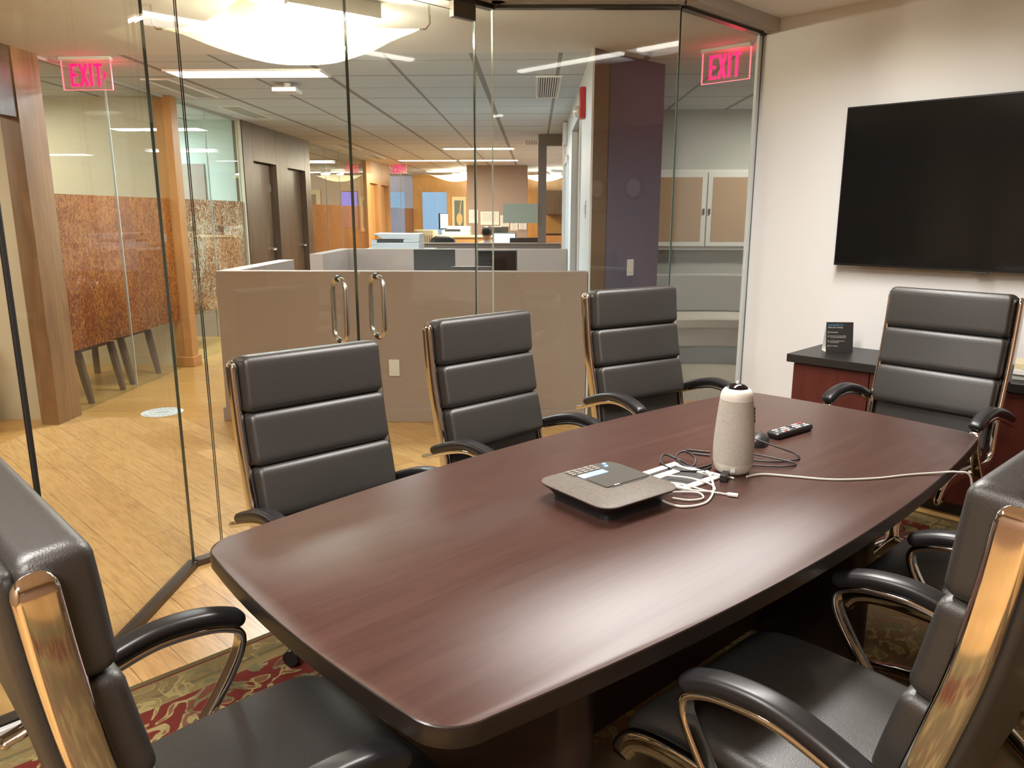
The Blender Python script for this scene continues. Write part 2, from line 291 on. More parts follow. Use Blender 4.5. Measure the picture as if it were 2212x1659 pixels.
def sweep_yz(mb, path, x, wn, wx, r, endr=0, bulge=0., mi=0):
    """sweep a rounded rectangle (wx across, wn along the in-plane normal) along a path of (y,z) points lying in the plane x"""
    P = [Vector((p[0], p[1])) for p in path]; k = len(P)
    d = [0]
    for i in range(1, k): d.append(d[-1]+(P[i]-P[i-1]).length)
    Lt = d[-1]; st = []
    if endr:
        ends = [endr*(1-math.cos(a)) for a in (0., .25, .5, .8, 1.15, PI/2)]
        st = ends+[q for q in d if endr*1.02 < q < Lt-endr*1.02]+[Lt-e for e in ends[::-1]]
    else: st = d
    secs = []
    for q in st:
        i = 0
        while i < k-2 and d[i+1] < q: i += 1
        t = (q-d[i])/max(1e-9, d[i+1]-d[i]); p = P[i].lerp(P[i+1], t)
        a = P[max(i-1, 0)] if t < .5 else P[i]; b = P[i+1] if t < .5 else P[min(i+2, k-1)]
        tg = (b-a).normalized(); nv = Vector((tg.y, -tg.x))
        ins = 0.
        if endr:
            e = min(q, Lt-q)
            if e < endr: ins = endr-math.sqrt(max(0, endr*endr-(endr-e)**2))
        w = max(wx-2*ins, wx*.05); h = max(wn-2*ins*min(1, wn/2/endr) if endr else wn, wn*.06)
        fb = bulge*math.sin(PI*min(1, max(0, q/Lt)))
        sec = []
        for u, v in rrect(w, h, r):
            off = v+(fb*(1-(2*u/wx)**2) if v > 0 else 0)
            yy = p.x+nv.x*off; zz = p.y+nv.y*off; sec.append((x+u, yy, zz))
        secs.append(sec)
    return mb.loft(secs, mi=mi)
def text_mesh(name, body, size, m, parent, loc, rot, extr=.0008, align='LEFT', sx=1.):
    cu = bpy.data.curves.new(name, 'FONT'); cu.body = body; cu.size = size; cu.extrude = extr; cu.align_x = align
    t = bpy.data.objects.new(name+'_src', cu); C.objects.link(t)
    dg = bpy.context.evaluated_depsgraph_get(); me = bpy.data.meshes.new_from_object(t.evaluated_get(dg))
    bpy.data.objects.remove(t); bpy.data.curves.remove(cu); me.materials.clear(); me.materials.append(m)
    o = bpy.data.objects.new(name, me); C.objects.link(o); o.location = loc; o.rotation_euler = rot; o.scale = (sx, 1, 1)
    if parent: o.parent = parent
    return o
OW = lambda x, y, z: O(x, y, z)
RW = lambda a, b, z: R(a, b, z)
# ------------------------------------------------------------------ setting: floors, ceilings, walls
b = MB(); b.box(-3.5, 6, -4, 5.44, -.1, 0, OW); b.box(.93, 4, 5.44, 6.1, -.1, 0, OW); struct('floor', b, M['floor'])
b = MB(); b.box(-7.2, .93, 5.44, 23, -.1, 0, OW); b.box(-7.2, -3.5, 1, 5.44, -.1, 0, OW); struct('floor', b, M['floor2'])
b = MB(); b.box(.93, 4, 6.1, 9.2, -.1, 0, OW); struct('floor', b, M['carpet'])
b = MB(); b.box(-2.1, .36, 5.53, 8.84, 0, .006, OW); struct('floor', b, M['carpetblue_shade'])
HG = 2.52                                     # top of the glass
Q = [R(-1.6, 2.47)[:2], (-1.38, 2.115), (-1.367, 3.062), (-.103, 4.326), (.878, 4.326), (1.505, 4.949)]
b = MB(); b.prism([Q[0], Q[1], Q[2], Q[3], Q[4], Q[5], R(4.7, 2.4)[:2], R(4.7, -2.65)[:2], R(-1.75, -2.65)[:2], R(-1.75, 2.47)[:2]], 2.60, 2.70); struct('ceiling', b, M['ceil'])
b = MB(); b.prism([O(-3.45, 5.55)[:2], O(-3.45, -.4)[:2], R(-1.75, 2.48)[:2], Q[0], Q[1], Q[2], Q[3], Q[4], Q[5], (1.62, 5.06), (4.6, 2.1), (5, 5), O(4, 5.55)[:2]], 2.54, 2.64); struct('ceiling', b, M['soffit'])
b = MB(); b.box(-7.2, 4, 5.551, 23, 2.54, 2.64, OW); b.box(-7.2, -3.46, .9, 5.551, 2.54, 2.64, OW); struct('ceiling', b, M['tile'])
b = MB(); b.box(4.564, 4.684, -2.65, 2.436, 0, 2.62, RW); struct('wall_right', b, M['white'])
b = MB(); b.box(-1.6, 4.56, -2.65, -2.53, 0, 2.62, RW); struct('wall_back', b, M['backwall'])
b = MB(); b.box(-1.72, -1.605, -2.65, 2.47, 0, 2.62, RW); struct('wall_near', b, M['backwall'])
def seg(mb, p, q, t0, t1, z0, z1, e0=0., e1=0., mi=0):
    p, q = Vector(p[:2]), Vector(q[:2]); d = (q-p).normalized(); n = Vector((-d.y, d.x)); p = p-d*e0; q = q+d*e1
    c = [p+n*t0, q+n*t0, q+n*t1, p+n*t1]; return mb.prism([tuple(v) for v in c], z0, z1, mi=mi)
b = MB()
for i in range(5): seg(b, Q[i], Q[i+1], -.105, -.035, 2.533, 2.60, 0, 0)
for i in range(1, 5):
    b.cyl((Q[i][0], Q[i][1], 2.533), (Q[i][0], Q[i][1], 2.6), .02)
struct('trim_1', b, M['trimgrey'])
def lerp(p, q, d):
    p, q = Vector(p), Vector(q); return tuple(p+(q-p).normalized()*d)
H1 = (-1.277, 3.152); MT = (-.743, 3.686); H2 = (-.194, 4.235)
def pane(name, p, q, z0, z1, e=0.003, track=True, edge='edge', tr0=-.022, tr1=.022):
    b = MB(); P, K = Vector(p), Vector(q); d = (K-P).normalized(); n = Vector((-d.y, d.x)); P = P+d*e; K = K-d*e; t = .006
    c = [P-n*t, K-n*t, K+n*t, P+n*t]; vs = [(*v, z0) for v in c]+[(*v, z1) for v in c]
    b.add(vs, [(0, 1, 5, 4), (2, 3, 7, 6)], mi=0); b.add(vs, [(1, 2, 6, 5), (3, 0, 4, 7), (0, 3, 2, 1), (4, 5, 6, 7)], mi=1)
    o = b.build(name, [M['glass'], M[edge]]); o['kind'] = 'structure'
    if track:
        k = MB(); seg(k, p, q, tr0, tr1, 0, .028, 0, 0); seg(k, p, q, tr0, tr1, z1-.002, z1+.012, 0, 0)
        k.build('track', M['track'], parent=o)
    return o
pane('window_1', Q[0], Q[1], .02, HG); pane('window_2', Q[1], Q[2], .02, HG); pane('window_3', Q[2], H1, .02, HG)
pane('window_4', H2, Q[3], .02, HG, edge='edgelight'); pane('window_5', Q[3], Q[4], .02, HG, edge='edgelight'); pane('window_6', Q[4], Q[5], .02, HG)
def glass_door(name, p, q, hp, hinge_at_end):
    o = pane(name, p, q, .055, 2.47, .004, track=False)
    k = MB(); seg(k, p, q, -.014, .014, .012, .062, -.004, -.004); k.build('bottom_rail', M['steel'], parent=o, bevel=.003)
    P, K = Vector(p), Vector(q); d = (K-P).normalized(); n = Vector((-d.y, d.x))
    k = MB()
    if hinge_at_end: seg(k, lerp(q, p, .15), q, -.016, .016, 2.437, 2.51, 0, -.002)
    else: seg(k, p, lerp(p, q, .15), -.016, .016, 2.437, 2.51, -.002, 0)
    k.build('patch_fitting', M['track'], parent=o)
    k = MB(); h = Vector(hp); zc0, zc1, ro = .887, 1.183, .054; pts = []
    for i in range(13): a = PI*i/12; pts.append((math.cos(a)*ro, zc1-ro+math.sin(a)*ro))
    for i in range(13): a = PI+PI*i/12; pts.append((math.cos(a)*ro, zc0+ro+math.sin(a)*ro))
    k.tube([(h.x+n.x*u, h.y+n.y*u, z) for u, z in pts], .0125, 14, True)
    hd = k.build('handle', M['steel'], parent=o, smooth=True)
    for z in (zc0, zc1):
        k = MB(); k.cyl((h.x-n.x*.011, h.y-n.y*.011, z), (h.x+n.x*.011, h.y+n.y*.011, z), .0155, 20)
        c = k.build('collar', M['black'], parent=hd, smooth=True)
    return o
glass_door('door_1', H1, MT, (-.812, 3.617), False); glass_door('door_2', MT, H2, (-.660, 3.769), True)
k = MB(); seg(k, Q[2], Q[3], -.022, .022, 2.512, 2.536); struct('trim_2', k, M['track'])
k = MB(); k.cyl((Q[1][0], Q[1][1], .0), (Q[1][0], Q[1][1], 2.52), .0085, 12); struct('trim_8', k, M['black'])
b = MB(); b.box(4.522, 4.563, 2.436, 2.452, 0, 2.52, RW); struct('trim_3', b, M['whitepaint'])
# small clear door stop on the floor by the left glass
k = MB(); k.prism([(-1.50, 1.955), (-1.44, 2.015), (-1.425, 2.0), (-1.485, 1.94)], .0, .022); o = k.build('floor_stop', M['strobe'], bevel=.003); tag(o, 'small clear plastic floor stop against the bottom track of the left glass wall', 'door stop')
# left wall of the corridor: wood piers, headers, glass with film
XW = -3.45
def wl(mb, y0, y1, z0, z1, x0=-3.52, x1=-3.41): mb.box(x0, x1, y0, y1, z0, z1, OW)
b = MB(); wl(b, 5.222, 5.50, 0, 2.54, -3.53, -3.40); struct('wall_left', b, M['litpier']); b = MB(); wl(b, 4.95, 5.219, 2.10, 2.54); wl(b, 3.2, 4.946, 2.10, 2.54); wl(b, 1.2, 3.2, 0, 2.54); struct('wall_left', b, M['wood'])
b = MB(); wl(b, 7.372, 7.51, 0, 2.54, -3.53, -3.37); wl(b, 7.345, 7.535, 0, .10, -3.52, -3.352); struct('wall_left', b, M['woodlight'], bevel=.004)
b = MB(); wl(b, 9.244, 9.56, 0, 2.54); wl(b, 9.565, 10.395, 2.105, 2.54); wl(b, 10.40, 10.86, 0, 2.54); wl(b, 10.865, 11.69, 2.095, 2.54); wl(b, 11.695, 11.96, 0, 2.54); struct('wall_left', b, M['wood'])
b = MB(); wl(b, 15.95, 16.26, 0, 2.54); wl(b, 16.265, 17.07, 2.10, 2.54); wl(b, 17.075, 17.46, 0, 2.54); wl(b, 17.465, 18.295, 2.10, 2.54); wl(b, 18.30, 18.5, 0, 2.54); struct('wall_left', b, M['honey'])
def opane(name, y0, y1, z0, z1, fz=None, film=None, mull=()):
    b = MB(); b.box(XW-.006, XW+.006, y0, y1, z0, z1, OW); o = struct(name, b, M['officeglass'])
    if fz: k = MB(); k.box(XW-.0095, XW-.0075, y0+.002, y1-.002, fz[0], fz[1], OW); k.build('film', M[film], parent=o)
    for y in mull: k = MB(); k.box(XW-.008, XW+.008, y-.003, y+.003, z0, z1, OW); k.build('joint', M['edgelight'], parent=o)
    k = MB(); k.box(XW-.02, XW+.02, y0, y1, 2.52, 2.54, OW); k.build('head_track', M['grey'], parent=o)
    return o
opane('window_7', 5.502, 7.37, .01, 2.52, (.47, 1.62), 'film', (6.42,)); opane('window_8', 7.512, 9.20, .01, 2.52, (.47, 1.62), 'filmbacklit', (8.31,))
opane('window_9', 11.97, 15.94, .01, 2.52, (.47, 1.62), 'film', (13.0, 13.9)); opane('window_10', 18.51, 22.3, .01, 2.52, (.47, 1.62), 'film', (20.2,))
b = MB(); b.box(-3.47, -3.42, 9.2, 9.243, 0, 2.54, OW); struct('trim_4', b, M['beige'])
def leaf(name, y0, y1, x, side, z1=2.09, m='wood', ang=0., gap=0.):
    o = MB().box(0, .045, 0, y1-y0-gap, .01, z1).build(name, M[m]); o.location = O(x, y0+.004 if side > 0 else y0+gap); o.rotation_euler = (0, 0, -TH+ang); o['kind'] = 'structure'
    w = y1-y0-gap
    h = MB(); yy = w-.07; h.cyl((.045, yy, 1.02), (.10, yy, 1.02), .022, 14); h.tube([(.095, yy, 1.02), (.10, yy-.02, 1.02), (.10, yy-.12, 1.015)], .010, 8); h.build('handle', M['brass'], parent=o, smooth=True)
    return o
leaf('door_3', 9.575, 10.385, -3.53, 1, gap=.07); leaf('door_4', 10.875, 11.68, -3.53, 1); leaf('door_5', 16.275, 17.06, -3.53, 1, m='honey'); leaf('door_6', 17.475, 18.285, -3.53, 1, m='honey', gap=.12)
k = MB(); k.box(-3.50, -3.475, 10.30, 10.33, 1.75, 1.85, OW); o = struct('trim_5', k, M['steel'])
# rooms behind the left glass
b = MB(); b.box(-7.2, -3.535, 7.43, 7.50, 0, 2.54, OW); struct('wall_partition', b, M['beige'])
b = MB(); b.box(-7.2, -3.535, 7.425, 7.43, 0, .10, OW); struct('baseboard_partition', b, M['beige'])
b = MB(); b.box(-7.2, -3.535, 5.36, 5.43, 0, 2.54, OW); struct('wall_partition', b, M['beige'])
b = MB(); b.box(-7.2, -3.535, 9.28, 9.36, 0, 2.54, OW); struct('wall_partition', b, M['paleblue'])
b = MB(); b.box(-7.2, -3.535, 11.88, 11.95, 0, 2.54, OW); b.box(-7.2, -3.535, 15.96, 16.03, 0, 2.54, OW); b.box(-7.2, -3.535, 18.42, 18.49, 0, 2.54, OW); struct('wall_partition', b, M['grey'])
b = MB(); b.box(-7.3, -7.2, .9, 7.6, 0, 2.54, OW); b.box(-7.3, -7.2, 9.2, 23, 0, 2.54, OW); b.box(-7.3, -7.2, 7.6, 9.2, 0, .5, OW); b.box(-7.3, -7.2, 7.6, 9.2, 2.3, 2.54, OW); struct('wall_outer', b, M['beige'])
b = MB(); b.box(-7.26, -7.24, 7.6, 9.2, .5, 2.3, OW); struct('window_11', b, M['officeglass'])
b = MB(); b.box(-7.2, -3.45, .85, .95, 0, 2.54, OW); b.box(-3.52, -3.42, -3, .9, 0, 2.54, OW); struct('wall_end', b, M['beige'])
b = MB(); seg(b, R(-1.6, 2.5), O(-3.45, -.45)[:2], 0, .08, 0, 2.6); struct('wall_end', b, M['beige'])
# white wall, brown return, purple wall, alcove
b = MB(); b.prism([(.37, 5.40), (.384, 5.40), (.44, 5.6), (.44, 6.60), (.37, 6.60)], 0, 2.54, OW); b.box(.37, .44, 6.60, 7.95, 2.28, 2.54, OW); b.box(.37, .44, 7.95, 11.0, 0, 2.54, OW); struct('wall_white', b, M['whitepaint'])
b = MB(); b.box(.355, .37, 6.54, 6.60, 0, 2.33, OW); b.box(.355, .37, 7.95, 8.01, 0, 2.33, OW); b.box(.355, .37, 6.54, 8.01, 2.27, 2.33, OW); struct('trim_6', b, M['whitepaint'])
b = MB(); b.box(.41, .438, 6.605, 7.945, 0, 2.275, OW); struct('door_7', b, M['brownwall'])
b = MB(); b.box(.352, .369, 9.0, 9.06, .0, 2.12, OW); b.box(.352, .369, 9.9, 9.96, .0, 2.12, OW); b.box(.352, .369, 9.0, 9.96, 2.06, 2.12, OW); struct('trim_7', b, M['whitepaint'])
b = MB(); b.prism([(.386, 5.402), (.50, 5.565), (.50, 6.6), (.442, 6.6), (.442, 5.6)], 0, 2.54, OW); struct('wall_brown', b, M['brownwall'])
b = MB(); b.prism([(.502, 5.565), (.94, 6.0), (.94, 11), (.502, 11)], 0, 2.54, OW); struct('wall_purple', b, M['purple'])
b = MB(); b.box(.94, 3.6, 8.5, 8.6, 0, 2.54, OW); b.box(3.5, 3.6, 4.0, 8.5, 0, 2.54, OW); struct('wall_alcove', b, M['grey'])
# far end of the office
b = MB(); b.box(-3.45, -3.2, 22.2, 22.3, 0, 2.54, OW); b.box(-3.2, -2.5, 22.2, 22.3, 2.07, 2.54, OW); b.box(-2.5, 3.6, 22.2, 22.3, 0, 2.54, OW); struct('wall_far', b, M['honey'])
b = MB(); b.box(-3.2, -2.5, 22.24, 22.26, 0, 2.07, OW); struct('window_12', b, M['officeglass'])
b = MB(); b.box(-1.56, -.18, 17.95, 18.6, 0, 2.54, OW); struct('wall_column', b, M['taupe'])
b = MB(); b.box(.6, 3.6, 11.0, 11.1, 0, 2.54, OW); b.box(3.5, 3.6, 11.1, 22.3, 0, 2.54, OW); b.box(.44, .6, 11.0, 11.1, 0, 2.54, OW); struct('wall_side', b, M['beige'])
b = MB(); b.box(.62, 1.6, 16.6, 16.7, 0, 2.54, OW); struct('wall_side', b, M['beige'])
# ------------------------------------------------------------------ office partition with post (11 m away), reception enclosure
t = thing('office_partition', 'dark taupe half wall with tall post and small window opening behind the reception desk', 'partition', O(-.6, 11.0), -TH)
def lp(mb, x0, x1, y0, y1, z0, z1): mb.box(x0+.6, x1+.6, y0-11.0, y1-11.0, z0, z1); return mb
lp(MB(), -1.95, .36, 11.0, 11.1, 0, 1.06).build('low_wall', M['taupedark'], parent=t); lp(MB(), -1.96, .365, 10.985, 11.115, 1.06, 1.075).build('wall_cap', M['taupe'], parent=t)
lp(MB(), .035, .15, 11.0, 11.1, 1.075, 2.54).build('post', M['taupedark'], parent=t); lp(MB(), .15, .36, 11.0, 11.1, 2.39, 2.54).build('header', M['taupedark'], parent=t)
o = MB().box(-.45, .03, 10.97, 10.985, 1.35, 1.615, OW).build('privacy_panel', M['frost']); tag(o, 'small grey green frosted panel fixed beside the dark office post', 'panel')
t = thing('reception_counter', 'taupe reception counter wall with pale top edge in front of the glass doors', 'counter', O(-.94, 5.45), -TH)
def lc(x0, x1, y0, y1, z0, z1): return MB().box(x0+.94, x1+.94, y0-5.45, y1-5.45, z0, z1)
lc(-2.25, .365, 5.385, 5.50, 0, 1.085).build('front_wall', M['taupe'], parent=t, bevel=.003); lc(-2.25, -2.12, 5.502, 6.78, 0, 1.085).build('side_wall', M['taupe'], parent=t, bevel=.003)
lc(-2.265, .365, 5.368, 5.384, 0, .10).build('base_trim', M['taupe'], parent=t, bevel=.003)
t2 = thing('reception_half_wall', 'taupe half wall enclosing the back and left side of the reception desk', 'half wall', O(-.94, 8.9), -TH)
def l2(x0, x1, y0, y1, z0, z1): return MB().box(x0+.94, x1+.94, y0-8.9, y1-8.9, z0, z1)
l2(-2.26, .365, 8.87, 8.98, 0, 1.085).build('back_wall', M['taupe'], parent=t2, bevel=.003); l2(-2.26, -2.13, 7.74, 8.868, 0, 1.085).build('side_wall', M['taupe'], parent=t2, bevel=.003)
# wall plates and devices
def plate(name, label, cat, p, rz, w, h, m, extra=None):
    t_ = thing(name, label, cat, p, rz)
    MB().box(-w/2, w/2, -.006, 0, -h/2, h/2).build('cover', m, parent=t_, bevel=.0015)
    if extra: MB().box(-extra[0]/2, extra[0]/2, -.010, -.0062, -extra[1]/2, extra[1]/2).build('rocker' if name != 'wall_outlet' else 'socket', M['whiteplastic'], parent=t_, bevel=.001)
    return t_
plate('wall_outlet', 'white outlet plate low on the taupe counter front behind a chair', 'outlet', O(-1.005, 5.3845, .40), -TH, .075, .12, M['whiteplastic'], (.035, .07))
pm = O(.700, 5.762); nn = Vector((S2, -S2))
plate('light_switch', 'white rocker light switch on the purple wall', 'light switch', (pm[0]+.001, pm[1]-.001, 1.09), R45-TH, .075, .12, M['whiteplastic'], (.035, .07))
plate('wall_switch', 'pale switch plate near the front edge of the white wall', 'light switch', O(.3695, 5.83, 1.51), PI/2*-1-TH, .08, .125, M['whiteplastic'], (.04, .07))
t = thing('fire_alarm', 'red fire alarm with clear strobe high on the white wall', 'fire alarm', O(.3695, 6.12, 2.29), -PI/2-TH)
MB().box(-.065, .065, -.045, 0, -.11, .11).build('body', M['red'], parent=t, bevel=.008)
k = MB(); k.lathe([(.042, .0), (.042, .015), (.034, .032), (.012, .042)], 20, T=lambda x, y, z: (x, -.0452-z, y-.06)); k.build('strobe', M['strobe'], parent=t, smooth=True)
text_mesh('lettering', 'FIRE', .04, M['textwhite'], t, (.032, -.0458, -.02), (PI/2, -PI/2, 0))
t = thing('wall_speaker', 'small pale box device high on the far white wall', 'wall device', O(.3695, 9.6, 2.40), -PI/2-TH); MB().box(-.09, .09, -.05, 0, -.13, .13).build('body', M['whiteplastic'], parent=t, bevel=.01)
MB().box(-.06, .06, -.052, -.0502, -.09, .09).build('grille', M['grey'], parent=t)
# ------------------------------------------------------------------ exit signs
def exit_sign(label, p, rz, arrow, plate_m, mirror=False):
    t = thing('exit_sign', label, 'exit sign', p, rz, None)
    MB().box(-.18, .18, -.025, .025, -.022, 0).build('mount', M['trough'], parent=t, bevel=.003)
    MB().box(-.172, .172, -.005, .005, -.215, -.0225).build('plate', plate_m, parent=t)
    e = MB(); e.box(-.176, -.172, -.006, .006, -.219, -.0225); e.box(.172, .176, -.006, .006, -.219, -.0225); e.box(-.172, .172, -.006, .006, -.219, -.215); e.build('lit_edge', M['exitedge'], parent=t)
    # letters from strokes, both a condensed sans
    k = MB(); h0, h1 = -.195, -.045; s = .0185
    def bar(x0, z0, x1, z1, w=s):
        d = Vector((x1-x0, z1-z0)).normalized(); n = Vector((-d.y, d.x))*w/2
        c = [(x0+n.x, z0+n.y), (x1+n.x, z1+n.y), (x1-n.x, z1-n.y), (x0-n.x, z0-n.y)]
        k.loft([[(x, -.0085, z) for x, z in c], [(x, -.0055, z) for x, z in c]])
    ox = -.115 if arrow else -.118
    bar(ox+s/2, h0, ox+s/2, h1); bar(ox, h1-s/2, ox+.055, h1-s/2); bar(ox, h0+s/2, ox+.055, h0+s/2); bar(ox, (h0+h1)/2, ox+.047, (h0+h1)/2)
    x = ox+.064; bar(x+.008, h0, x+.054, h1, s*1.05); bar(x+.054, h0, x+.008, h1, s*1.05)
    x = ox+.147; bar(x, h0, x, h1)
    x = ox+.170; bar(x, h1-s/2, x+.060, h1-s/2); bar(x+.030, h0, x+.030, h1)
    if arrow: bar(ox+.232, -.095, ox+.252, -.12, .012); bar(ox+.252, -.12, ox+.232, -.145, .012)
    k.build('lettering', M['exitred'], parent=t)
    return t
exit_sign('red edge-lit exit sign with arrow above the left corridor', O(-3.125, 5.6, 2.54), -TH, True, M['exitplate'])
p = ((1.275+1.515)/2, (5.468+5.227)/2, 2.54); exit_sign('red edge-lit exit sign without arrow seen through the right glass pane', p, -R45, False, M['exitplate2'])
exit_sign('tiny red exit sign far down the office beside the wood doors', O(-2.95, 17.06, 2.54), -TH, True, M['exitplate'])
# glow of the two near signs on the ceiling comes from extra red point lamps added behind them
def lamp(name, typ, loc, energy, col, size=.1, rot=None, **k):
    l = bpy.data.lights.new(name, typ); l.energy = energy; l.color = col
    if typ == 'AREA': l.size = size; l.shape = 'RECTANGLE'; l.size_y = k.get('size_y', size)
    else: l.shadow_soft_size = size
    if typ == 'SPOT': l.spot_size = k.get('spot', 2.2); l.spot_blend = .8
    o = bpy.data.objects.new(name, l); C.objects.link(o); o.location = loc
    if rot: o.rotation_euler = rot
    if typ == 'AREA' and 'spread' in k: l.spread = k['spread']
    return o
lamp('exit_lamp', 'POINT', O(-3.125, 5.69, 2.45), 2.2, (1, .02, .08), .06); lamp('exit_lamp', 'POINT', (p[0]+.07, p[1]+.07, 2.45), 1.6, (1, .02, .08), .06)
# ------------------------------------------------------------------ ceiling lights and vents of the office
def troffer(label, x, y, w, d, group):
    t = thing('ceiling_light', label, 'ceiling light', O(x, y, 2.54), -TH, group)
    e = MB(); f = .02
    e.box(-w/2-f, w/2+f, -d/2-f, -d/2, -.012, 0); e.box(-w/2-f, w/2+f, d/2, d/2+f, -.012, 0); e.box(-w/2-f, -w/2, -d/2, d/2, -.012, 0); e.box(w/2, w/2+f, -d/2, d/2, -.012, 0); e.build('frame', M['trough'], parent=t)
    MB().box(-w/2, w/2, -d/2, d/2, -.006, -.001).build('diffuser', M['lamp'], parent=t); return t
T0 = troffer('long white troffer light nearest the glass doors, left of the sail lamp', -2.22, 6.25, 1.17, .28, None)
for lab, x, y in (('far office troffer in the second row, left', -2.2, 16.2), ('far office troffer in the second row, right', -.95, 16.2), ('far office troffer in the front far row, right', -.95, 13.3), ('ceiling light above the reception back wall, hidden from the doors', -.2, 19.6), ('ceiling light over the far honey wood end', -2.2, 20.5),
                  ('ceiling light added to light the small left meeting room', -5.0, 6.5), ('ceiling light added to light the doorway office at left', -5.0, 3.6), ('ceiling light added to light the pale blue room', -5.2, 8.4), ('ceiling light added to light the far glass office', -5.2, 14.0), ('ceiling light added to light the last glass office', -5.2, 20.2), ('ceiling light in the grey alcove with the curved bench', 2.9, 7.6)):  # copies in the left rooms are added to light those rooms
    dup(T0, O(x, y, 2.54), -TH, lab)
def vent(label, x, y, w, d, m, slats):
    t = thing('air_vent', label, 'air vent', O(x, y, 2.54), -TH)
    e = MB(); f = .02
    e.box(-w/2-f, w/2+f, -d/2-f, -d/2, -.010, 0); e.box(-w/2-f, w/2+f, d/2, d/2+f, -.010, 0); e.box(-w/2-f, -w/2, -d/2, d/2, -.010, 0); e.box(w/2, w/2+f, -d/2, d/2, -.010, 0); e.build('frame', M['trough'], parent=t)
    MB().box(-w/2, w/2, -d/2, d/2, -.003, -.001).build('backing', M[m], parent=t)
    if slats:
        for i in range(slats): x0 = -w/2+w*(i+.25)/slats; MB().box(x0, x0+w*.5/slats, -d/2, d/2, -.009, -.0035).build('slat', M['trough'], parent=t)
vent('slatted air vent in the ceiling tiles left of the red fire alarm', .10, 7.02, .17, 1.10, 'slot', 9)
vent('small grille in the far ceiling left of the dark post', -.07, 12.2, .2, .8, 'slot', 8)
vent('grey strip grille in the ceiling above the orange film glass', -3.07, 7.0, .19, 1.0, 'gridgrey', 0); vent('grey strip grille in the ceiling above the pale film glass', -3.10, 8.6, .19, 1.0, 'gridgrey', 0)
vent('grey strip grille far along the left ceiling, nearer one', -3.07, 13.0, .19, 1.0, 'gridgrey', 0); vent('grey strip grille far along the left ceiling, farther one', -3.07, 15.2, .19, 1.0, 'gridgrey', 0)
t = thing('ceiling_sensor', 'flat white box hanging from the ceiling just behind the nearest troffer light', 'ceiling device', O(-2.08, 6.75, 2.54), -TH); MB().box(-.10, .10, -.10, .10, -.075, -.04).build('body', M['whiteplastic'], parent=t, bevel=.006); MB().cyl((0, 0, -.04), (0, 0, 0), .03).build('stem', M['whiteplastic'], parent=t, smooth=True)
# ------------------------------------------------------------------ fabric sail lamp in front of the doors
A, B, D, E_ = (Vector(O(*q)[:2]) for q in ((-1.965, 4.27), (-1.32, 3.68), (-.60, 4.31), (-1.245, 4.90))); zc = 2.425; ctr = (A+B+D+E_)/4
t = thing('sail_lamp', 'square white fabric sail lamp glowing on the ceiling outside the glass doors', 'ceiling lamp', (ctr.x, ctr.y, 2.537))
k = MB(); n = 24; vs = []
for i in range(n+1):
    for j in range(n+1):
        u, v = i/n, j/n; p = A*(1-u)*(1-v)+B*u*(1-v)+D*u*v+E_*(1-u)*v
        pu = 4*u*(1-u); pv = 4*v*(1-v); c_ = Vector(ctr); pull = .045*(pu*(1-pv)+pv*(1-pu)); p = p.lerp(c_, pull*1.2)
        z = zc-.165*(pu*pv)**.8-.03*max(pu*(1-pv), pv*(1-pu))+.003*math.sin(23*u+9*v)*(1-pu*pv)
        vs.append((p.x-ctr.x, p.y-ctr.y, z-2.54))
k.add(vs, [(i*(n+1)+j, (i+1)*(n+1)+j, (i+1)*(n+1)+j+1, i*(n+1)+j+1) for i in range(n) for j in range(n)])
o = k.build('fabric', M['sail'], parent=t, smooth=True, angle=180)
for P_ in (A, B, D, E_):
    q = P_-ctr; q2 = q*1.06; k = MB(); k.cyl((q2.x, q2.y, 0), (q2.x, q2.y, -.09), .007, 8); k.tube([(q2.x, q2.y, -.09), (q.x*1.03, q.y*1.03, -.115), (q.x*.985, q.y*.985, zc-2.54)], .005, 8); k.build('hook', M['chrome'], parent=t, smooth=True)
k = MB(); pa = (B-ctr).lerp(D-ctr, .30)*.72; pb = (B-ctr).lerp(D-ctr, .86)*.72; k.cyl((pa.x, pa.y, -.095), (pb.x, pb.y, -.095), .016, 12); k.build('tube', M['sailbulb'], parent=t, smooth=True)
k = MB(); pa = (A-ctr).lerp(E_-ctr, .55)*.42; pb = (A-ctr).lerp(E_-ctr, .95)*.45; k.cyl((pa.x+.08, pa.y, -.09), (pb.x+.14, pb.y, -.09), .011, 12); k.build('tube', M['sailbulb'], parent=t, smooth=True)
k = MB(); pa = (B-ctr).lerp(D-ctr, .22)*.72; pb = (B-ctr).lerp(D-ctr, .95)*.72; d = (pb-pa).normalized(); nv = Vector((-d.y, d.x))*.025
k.loft([[(q.x+s*nv.x, q.y+s*nv.y, z) for s, z in ((-1, -.075), (1, -.075), (1, 0), (-1, 0))] for q in (pa, pb)]); k.build('lamp_housing', M['trough'], parent=t)
